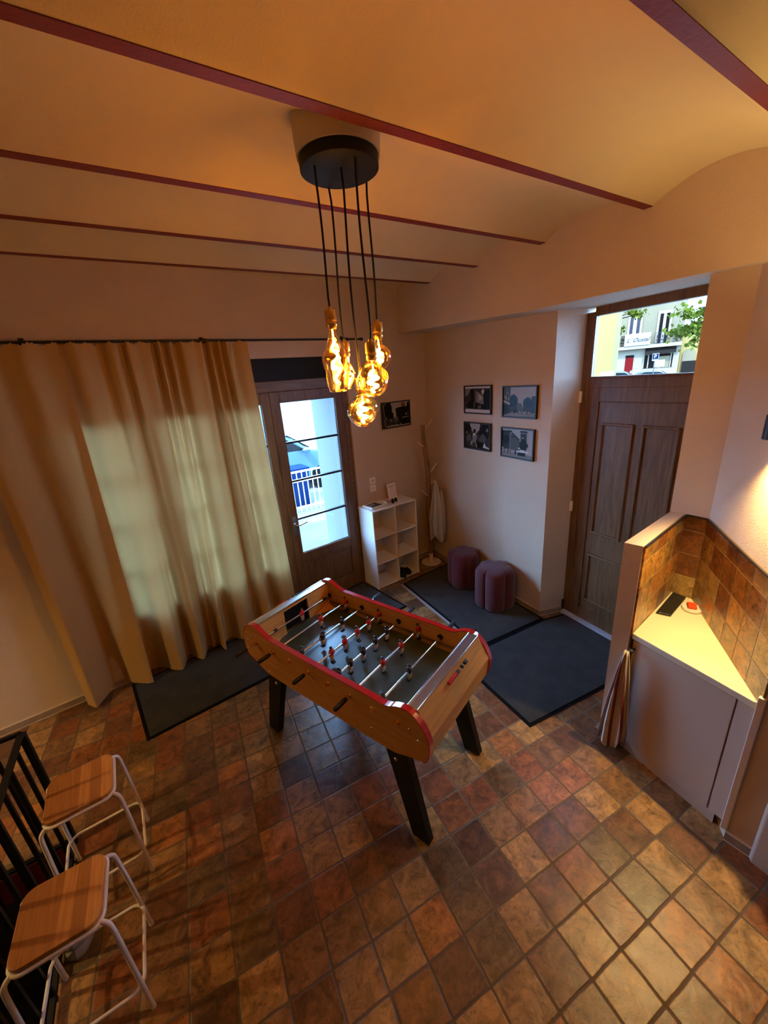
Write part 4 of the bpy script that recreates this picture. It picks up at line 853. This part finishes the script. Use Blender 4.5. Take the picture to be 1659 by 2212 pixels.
# ------------------------------------------------------------------ bar stools
def stool(loc, rz, label):
    t = thing('bar_stool', loc, rz, label, 'stool', 'wooden bar stools beside the stair railing')
    def rr(hx, hy, r, n=6):
        P = []
        for cx, cy, a0 in ((hx-r, hy-r, 0), (-hx+r, hy-r, PI/2), (-hx+r, -hy+r, PI), (hx-r, -hy+r, 1.5*PI)):
            for k in range(n+1): a = a0+PI/2*k/n; P.append((cx+r*math.cos(a), cy+r*math.sin(a)))
        return P
    g = G(); g.hexa([(x, y, 0.632) for x, y in rr(0.148, 0.148, 0.050)], [(x, y, 0.655) for x, y in rr(0.148, 0.148, 0.050)])
    g.build('seat', M['seat'], t, bevel=0.004, seg=3)
    g = G(); P = rr(0.150, 0.150, 0.052); g.tube([(x, y, 0.624) for x, y in P+[P[0]]], 0.0085, 8, cap=False); g.build('seat_ring', M['cream'], t, smooth=True)
    for sx in (-1, 1):
        for sy in (-1, 1):
            g = G(); c = catmull([(sx*0.115, sy*0.118, 0.624), (sx*0.140, sy*0.132, 0.622), (sx*0.160, sy*0.142, 0.606), (sx*0.167, sy*0.146, 0.575), (sx*0.170, sy*0.150, 0.50), (sx*0.176, sy*0.160, 0.25), (sx*0.181, sy*0.168, 0.012)], 4)
            g.tube(c, 0.0098, 10); lg = g.build('leg', M['cream'], t, smooth=True)
            g = G(); g.tube([(sx*0.181, sy*0.168, 0.016), (sx*0.1812, sy*0.1685, 0.0)], 0.0115, 10); g.build('foot_cap', M['cream'], lg, smooth=True)
    g = G(); P = rr(0.187, 0.180, 0.055); g.tube([(x, y, 0.175) for x, y in P+[P[0]]], 0.0078, 8, cap=False); g.build('footrest', M['cream'], t, smooth=True)
    return t
stool((-0.676, 2.236, 0), math.radians(1.5), 'bar stool with square wooden seat and cream tube legs, farther of the two')
stool((-0.700, 1.636, 0), math.radians(-2.0), 'bar stool with square wooden seat and cream tube legs, nearer of the two')

# ------------------------------------------------------------------ black stair railing
rl = thing('stair_railing', (-0.893, 2.535, 0), 0, 'black metal railing around the stairwell behind the bar stools', 'railing')
A_, B_, C_ = Vector((0, 0, 0)), Vector((-1.6, 0.015, 0)), Vector((-0.062, -3.4, 0))
for P, nm in ((B_, 'top_rail'), (C_, 'top_rail')):
    g = G(); g.beam(Vector((0, 0, 0.905)), P+Vector((0, 0, 0.905)), 0.032 if P is C_ else 0.02, 0.010 if P is C_ else 0.02); g.build(nm, M['matte_black'], rl)
    g = G(); g.beam(Vector((0, 0, 0.035)), P+Vector((0, 0, 0.035)), 0.022, 0.022); g.build('bottom_rail', M['matte_black'], rl)
    L_ = P.length; n = int(L_/0.128)
    for k in range(0 if P is C_ else 1, n+1):
        q = P*(k/n); g = G(); g.box((q.x, q.y, 0.355), (0.017 if k else 0.03, 0.017 if k else 0.03, 1.09)); g.build('baluster' if k else 'corner_post', M['matte_black'], rl)
st = thing('staircase', (-1.6, 1.2, -2.4), 0, 'stone steps, coloured dark to look unlit, going down inside the stairwell', 'staircase')
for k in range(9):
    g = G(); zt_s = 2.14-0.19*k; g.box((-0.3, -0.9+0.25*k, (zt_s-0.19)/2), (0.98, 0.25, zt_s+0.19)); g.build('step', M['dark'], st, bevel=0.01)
g = G(); g.lathe([(0.055, 0), (0.058, 0.02), (0.046, 0.05), (0.050, 0.08), (0.03, 0.11), (0, 0.115)], n=9, fn=lambda p, a: Vector((p.x*(1+0.3*math.sin(2*a+1)), p.y*(1.3+0.3*math.cos(3*a)), p.z+0.012*math.sin(5*a))))
o = g.build('stone_block', M['stone'], smooth=False); o.location = Vector((-0.825, 1.93, 0.001))*K; o.rotation_euler = (0, 0, 0.3); tag(o, 'rough grey stone standing under the rear edge of the nearer bar stool', 'stone')

# light from the wall lamp on the left wall, outside the picture
t = sconce((-2.885, 2.5, 2.1), -PI/2, 'black cylindrical up and down wall lamp on the wall left of the stairwell', SCONCE_W*2.4, SCONCE_W*0.25, 2.8)
# ------------------------------------------------------------------ outside
MO = {}
def om(key, name, col, rough=0.9, **kw): MO[key] = mat(name, col, rough, spec=kw.pop('spec', 0.03), **kw)
om('ground', 'pavement', (0.09, 0.085, 0.08), var=0.2, vscale=1.2)
om('fence', 'fence_paint', (0.45, 0.45, 0.45))
om('facade', 'facade_render', (0.085, 0.062, 0.034), var=0.12, vscale=0.35)
om('trim', 'facade_trim', (0.13, 0.095, 0.060))
om('shade', 'window_dark', (0.0022, 0.0020, 0.0016))
om('shut', 'blue_shutter', (0.016, 0.014, 0.016))
om('yellow', 'yellow_render', (0.13, 0.085, 0.026))
om('reddoor', 'red_door', (0.060, 0.0022, 0.0022))
om('awning', 'grey_awning', (0.0055, 0.0042, 0.0030))
om('blue', 'sign_blue', (0.0008, 0.0045, 0.018))
om('signw', 'sign_white', (0.15, 0.12, 0.085))
om('car', 'car_blue', (0.030, 0.060, 0.075), 0.3, spec=0.15)
om('carw', 'car_silver', (0.030, 0.028, 0.024), 0.3, spec=0.15)
om('carg', 'car_glass', (0.003, 0.003, 0.003), 0.2, spec=0.05)
om('tyre', 'tyre', (0.003, 0.003, 0.003))
om('leaf', 'plane_leaves', (0.034, 0.040, 0.0032), var=0.45, vscale=3)
om('bark', 'plane_bark', (0.02, 0.014, 0.008), var=0.3, vscale=6)
om('bin', 'bin_blue', (0.0015, 0.010, 0.045))
om('leafr', 'jacket_mauve', (0.05, 0.015, 0.014))
g = G(); g.box((40, 55.2, -0.17), (160, 100, 0.1)); g.box((61.9, -20, -0.17), (116.2, 50.4, 0.1)); structure('ground', g, MO['ground'])
g = G(); a, b, c, d = bw(2.205, -0.13), bw(2.242, -0.13), bw(2.242, -0.91), bw(2.205, -0.91); g.prism([a, b, c, d], -0.12, 2.9)
structure('trim_20', g, mat('outer_reveal', (0.13, 0.13, 0.13), 0.9))
# outer reveal wall beside the glazed door is part of wall_back; white metal fence on the pavement
fe = thing('street_fence', (3.0, 8.1, -0.12), 0.0, 'white metal street fence with upright bars outside the glazed door', 'fence')
for z in (0.93, 0.72, 0.12): g = G(); g.beam((-1.9, 0, z), (1.6, 0, z), 0.035, 0.035); g.build('rail', MO['fence'], fe)
for k in range(30): g = G(); x = -1.85+k*0.12; g.tube([(x, 0, 0.0), (x, 0, 0.93)], 0.011, 6); g.build('bar', MO['fence'], fe)
def car(loc, rz, body, label):
    t = thing('parked_car', loc, rz, label, 'car')
    side = [(-2.1, 0.30), (-2.15, 0.75), (-1.9, 1.0), (-1.15, 1.10), (-0.55, 1.50), (0.65, 1.55), (1.35, 1.40), (1.85, 1.02), (2.05, 0.95), (2.1, 0.35)]
    sp = [(a, b) for a, b, _ in catmull([(*p, 0) for p in side], 4)]
    g = G(); rows = []
    for yy, sx, sz in ((-0.86, 0.97, 0.93), (-0.82, 0.99, 0.98), (-0.6, 1, 1), (0.6, 1, 1), (0.82, 0.99, 0.98), (0.86, 0.97, 0.93)):
        rows.append([(x*sx, yy*(1-0.16*max(0, (z-1.0)/0.5)), 0.28+(z-0.28)*sz) for x, z in sp])
    g.grid(rows); g.poly([rows[0][i] for i in range(len(sp))]); g.poly([rows[-1][i] for i in range(len(sp))]); b = g.build('body', body, t, smooth=True)
    for s in (-1, 1):
        g = G(); g.slab([(-0.98, s*0.80, 1.10), (-0.52, s*0.735, 1.42), (0.62, s*0.73, 1.46), (1.20, s*0.76, 1.12)], (0, s*0.025, 0.0)); g.build('side_window', MO['carg'], t)
        for x in (-1.35, 1.35): g = G(); g.tube([(x, s*0.68, 0.31), (x, s*0.87, 0.31)], 0.31, 22); g.build('wheel', MO['tyre'], t)
        g = G(); g.lathe([(0, -0.07), (0.10, -0.04), (0.11, 0.02), (0, 0.08)], (-0.95, s*0.98, 1.10), 12); g.build('wing_mirror', body, t, smooth=True)
    g = G(); g.slab([(-1.17, -0.66, 1.105), (-0.60, -0.60, 1.485), (-0.60, 0.60, 1.485), (-1.17, 0.66, 1.105)], (-0.02, 0, 0.025)); g.build('windscreen', MO['carg'], t)
    g = G(); g.slab([(-2.155, -0.45, 0.45), (-2.165, -0.45, 0.68), (-2.165, 0.45, 0.68), (-2.155, 0.45, 0.45)], (-0.02, 0, 0)); g.build('grille', MO['tyre'], t)
    return t
car((2.75, 10.6, -0.12), PI+0.05, MO['car'], 'blue car parked behind the white fence outside the glazed door')
g = G(); g.hexa([(-0.22, -0.2, 0), (0.22, -0.2, 0), (0.22, 0.2, 0), (-0.22, 0.2, 0)], [(-0.26, -0.25, 0.85), (0.26, -0.25, 0.85), (0.26, 0.25, 0.85), (-0.26, 0.25, 0.85)]); g.box((0, 0, 0.88), (0.56, 0.54, 0.06))
o = g.build('waste_bin', MO['bin']); o.location = Vector((3.02, 8.75, -0.12))*K; tag(o, 'bright blue bin standing behind the left end of the white fence', 'bin')
# street seen through the transom: traced from image pixels, facade scaled about the camera
N2 = Vector((0.91536, 0.40264, 0)); F2 = Vector((0.40264, -0.91536, 0)); EY = Vector((0, 0, 2.6))
FR = math.atan2(F2.y, F2.x)
def street(x, d): return F2*x+N2*d
S60 = 60/26.0
def fz(z): return 2.6+(z-2.6)*S60
bl = thing('street_building', street(-1.2, 60), FR, 'pale grey town house with balconies and red door across the street', 'building')
def fb(g, x0, x1, z0, z1, dep=0.3, off=0.0): g.box(((x0+x1)/2*S60+1.2, -off+dep/2, (fz(z0)+fz(z1))/2), ((x1-x0)*S60, dep, fz(z1)-fz(z0)))
g = G(); fb(g, -2.3, 1.02, 1.45, 5.6, 8.0, 0); g.build('wall', MO['facade'], bl)
g = G(); fb(g, -2.1, 1.02, 3.05, 3.22, 1.0, 0.9); g.build('ledge', MO['trim'], bl)
g = G(); fb(g, -2.1, 1.0, 1.45, 3.05, 0.1, 0.1); g.build('ground_floor_render', MO['trim'], bl)
for x0, x1 in ((-1.30, -0.86), (-0.02, 0.38)):
    g = G(); fb(g, x0-0.1, x1+0.1, 3.2, 4.75, 0.2, 0.12); wf = g.build('window_surround', MO['trim'], bl)
    g = G(); fb(g, x0, x1, 3.2, 4.62, 0.1, 0.16); g.build('window', MO['shade'] if x0 > -1 else MO['shut'], wf)
    g = G(); fb(g, x0+0.14, x1-0.14, 3.2, 4.62, 0.1, 0.22); g.build('curtain_panel', MO['signw'], wf)
for x0, x1 in ((-1.62, -1.45), (-0.14, 0.50), (0.62, 0.95)):
    g = G(); n = 9
    for z in (3.24, 3.72): fb(g, x0, x1, z, z+0.02, 0.06, 0.95)
    for k in range(n+1): xx = x0+(x1-x0)*k/n; fb(g, xx-0.006, xx+0.006, 3.22, 3.72, 0.04, 0.93)
    for k in range(3): xx = x0+(x1-x0)*(k+0.5)/3; fb(g, xx-0.05, xx+0.05, 3.36, 3.42, 0.03, 0.94); fb(g, xx-0.02, xx+0.02, 3.48, 3.62, 0.03, 0.94)
    g.build('balcony', MO['awning'] if x0 < -1 else MO['shut'], bl)
g = G(); fb(g, -1.45, -0.31, 3.22, 3.80, 0.05, 1.0); bn = g.build('banner', MO['signw'], bl)
fc = bpy.data.curves.new('script', 'FONT'); fc.body = "L' Oustal"; fc.size = 0.62*K; fc.shear = 0.5; fc.extrude = 0.01
fo = bpy.data.objects.new('tmp', fc); COL.objects.link(fo); dg = bpy.context.evaluated_depsgraph_get()
me = bpy.data.meshes.new_from_object(fo.evaluated_get(dg)); bpy.data.objects.remove(fo)
tx = bpy.data.objects.new('script_lettering', me); COL.objects.link(tx); me.materials.clear(); me.materials.append(MO['shut']); tx.parent = bn
tx.location = Vector((-1.36*S60+1.2, -1.03, fz(3.40)))*K; tx.rotation_euler = (PI/2, 0, 0)
g = G(); fb(g, -1.33, -0.96, 1.5, 2.77, 0.12, 0.16); rd_ = g.build('door', MO['reddoor'], bl)
g = G(); fb(g, -1.33, -0.96, 2.66, 2.77, 0.1, 0.2); g.build('door_transom', MO['shade'], bl)
g = G(); g.slab([(-0.48*S60+1.2, -0.1, fz(3.04)), (0.82*S60+1.2, -0.1, fz(3.04)), (0.84*S60+1.2, -0.9, fz(2.74)), (-0.48*S60+1.2, -0.9, fz(2.74))], (0, 0, 0.1)); g.build('awning', MO['awning'], bl)
g = G(); fb(g, -0.5, 0.78, 2.05, 2.72, 0.1, 0.14); sw_ = g.build('shop_window', MO['shade'], bl)
for x in (-0.5, -0.30, 0.0, 0.66, 0.77): g = G(); fb(g, x-0.02, x+0.03, 2.05, 2.72, 0.08, 0.2); g.build('mullion', MO['trim'], sw_)
g = G(); fb(g, 0.05, 0.62, 2.05, 2.60, 0.05, 0.17); g.build('blind', MO['facade'], sw_)
# paler yellow houses either side
b2 = thing('street_building', street(4.6, 60), FR, 'cream yellow house with arched gateway at the right across the street', 'building')
g = G(); g.box((0, 4.5, 2.6), (4.4, 8, 5.6)); g.build('wall', MO['yellow'], b2)
g = G(); g.box((-1.35, 0.42, 1.3), (1.2, 0.25, 2.6)); g.tube([(-1.35, 0.30, 2.6), (-1.35, 0.55, 2.6)], 0.6, 24); g.build('arch', MO['facade'], b2)
g = G(); g.box((0.0, 0.2, 0.9), (3.8, 0.08, 1.9)); g.build('gate', MO['awning'], b2)
b3 = thing('street_building', street(-3.05, 30), FR, 'sunlit yellow house corner at the left of the transom view', 'building')
g = G(); g.box((-0.98, 2, 3.5), (3.6, 4, 7.0)); g.build('wall', MO['yellow'], b3)
# parking sign
ps = thing('parking_sign', street(0.0, 26), FR, 'blue and white parking sign on a thin pole by the street', 'sign')
g = G(); g.tube([(0, 0, -0.12), (0, 0, 2.45)], 0.022, 8); g.build('pole', MO['carw'], ps)
g = G(); g.box((0.01, -0.03, 2.615), (0.29, 0.02, 0.29)); sb = g.build('sign_plate', MO['signw'], ps, bevel=0.01)
g = G(); g.box((0.01, -0.045, 2.615), (0.25, 0.01, 0.25)); g.build('blue_field', MO['blue'], sb)
g = G(); g.box((-0.030, -0.054, 2.615), (0.036, 0.008, 0.17))
ring = [(-0.02+0.052*math.cos(a), 2.650+0.052*math.sin(a)) for a in [PI/2-PI*k/12 for k in range(13)]]
for (a, b), (c, d) in zip(ring, ring[1:]): g.beam((a+0.012, -0.054, b), (c+0.012, -0.054, d), 0.034, 0.008, (0, 1, 0))
for z in (2.702, 2.598): g.box((-0.012, -0.054, z), (0.04, 0.008, 0.034))
g.build('letter_p', MO['signw'], sb)
g = G(); g.box((0.01, -0.03, 2.43), (0.27, 0.02, 0.06)); g.build('sub_plate', MO['signw'], ps)
g = G(); g.box((0, 0, 0), (0.9, 0.05, 0.65)); g.box((0, 0.05, -1.1), (0.06, 0.06, 2.2)); o = g.build('notice_board', MO['signw']); o.location = (street(0.21*1.9, 50)+Vector((0, 0, 2.6-0.34*50/26)))*K; o.rotation_euler = (0, 0, FR); tag(o, 'small white board right of the parking sign across the street', 'board')
car((*(street(0.0, 45))[:2], -0.12), FR+PI, MO['carw'], 'silver car parked across the street, seen through the transom window')
car((*(street(-2.9, 49))[:2], -0.12), FR+PI, MO['car'], 'bluish car behind the silver one at the left, seen through the transom window')
pn = thing('pedestrian', (*(street(-1.65, 43))[:2], -0.12), FR, 'person in a mauve top with pale blue cap walking past the parked cars', 'person')
g = G(); g.tube([(0, 0, 0.75), (0, 0, 1.05), (0, 0, 1.3), (0, 0, 1.42)], [0.17, 0.18, 0.21, 0.09], 14)
for s in (-1, 1): g.tube([(s*0.09, 0, 0), (s*0.10, 0, 0.42), (s*0.09, 0, 0.82)], [0.05, 0.07, 0.10], 10); g.tube([(s*0.20, 0, 1.34), (s*0.26, -0.02, 1.05), (s*0.25, -0.08, 0.8)], [0.06, 0.05, 0.035], 8)
g.build('body', MO['leafr'], pn, smooth=True)
g = G(); g.lathe([(0, -0.13), (0.07, -0.10), (0.10, 0), (0.08, 0.09), (0, 0.12)], (0, 0, 1.58), 14); hd = g.build('head', M['skin'], pn, smooth=True)
g = G(); g.lathe([(0.108, 0.02), (0.10, 0.10), (0, 0.15)], (0, 0, 1.58), 14); g.build('cap', MO['carw'], pn, smooth=True)
# plane tree whose boughs hang into the view
def tree(loc, label, boughs, s, spread):
    t = thing('plane_tree', loc, 0, label, 'tree'); rnd = random.Random(s)
    g = G(); g.tube([(0, 0, -0.12), (0.05, 0, 2.5), (0, 0.1, 5.0), (0.1, 0, 7.5)], [0.25, 0.2, 0.17, 0.1], 12)
    for b in boughs: b = Vector(b); g.tube([(0, 0, 4.6), tuple(Vector((0, 0, 5.2))*0.5+b*0.5), tuple(b)], [0.09, 0.05, 0.02], 7)
    g.build('trunk', MO['bark'], t, smooth=True)
    g = G()
    for b in boughs:
        b = Vector(b)
        for k in range(70):
            c = b+Vector((rnd.gauss(0, spread), rnd.gauss(0, spread), rnd.gauss(0, spread*0.7))); r = rnd.uniform(0.07, 0.15); nn = Vector((rnd.uniform(-1, 1), rnd.uniform(-1, 1), rnd.uniform(-0.5, 1))).normalized(); u = nn.orthogonal().normalized(); v = nn.cross(u)
            g.poly([c+(u*math.cos(a)+v*math.sin(a))*r*(1 if i % 2 else 0.55) for i, a in enumerate([2*PI*j/10 for j in range(10)])])
    g.build('foliage', MO['leaf'], t)
T0 = street(5.0, 26)
def bo(x, z, d=26): p = street(x, d)-T0; return (p.x, p.y, z)
tree((T0.x, T0.y, 0), 'plane tree at the right whose leafy boughs hang before the house', [bo(1.0, 4.55), bo(1.5, 4.3), bo(1.9, 4.5), bo(1.55, 3.85), bo(1.95, 3.9), bo(2.0, 3.4), bo(1.2, 3.75, 27), bo(1.75, 3.15), bo(0.75, 3.7, 27), bo(2.4, 4.0), bo(2.9, 4.4), bo(3.6, 5.0), bo(4.6, 5.6), bo(5.6, 5.2)], 5, 0.24)
T0 = street(-4.2, 36)
tree((T0.x, T0.y, 0), 'plane tree at the left with a few low boughs before the house', [bo(-1.38, 5.55, 36), bo(-1.75, 5.75, 36), bo(-2.55, 4.65, 36), bo(-4.2, 7.5, 36), bo(-3.4, 6.8, 36)], 9, 0.20)
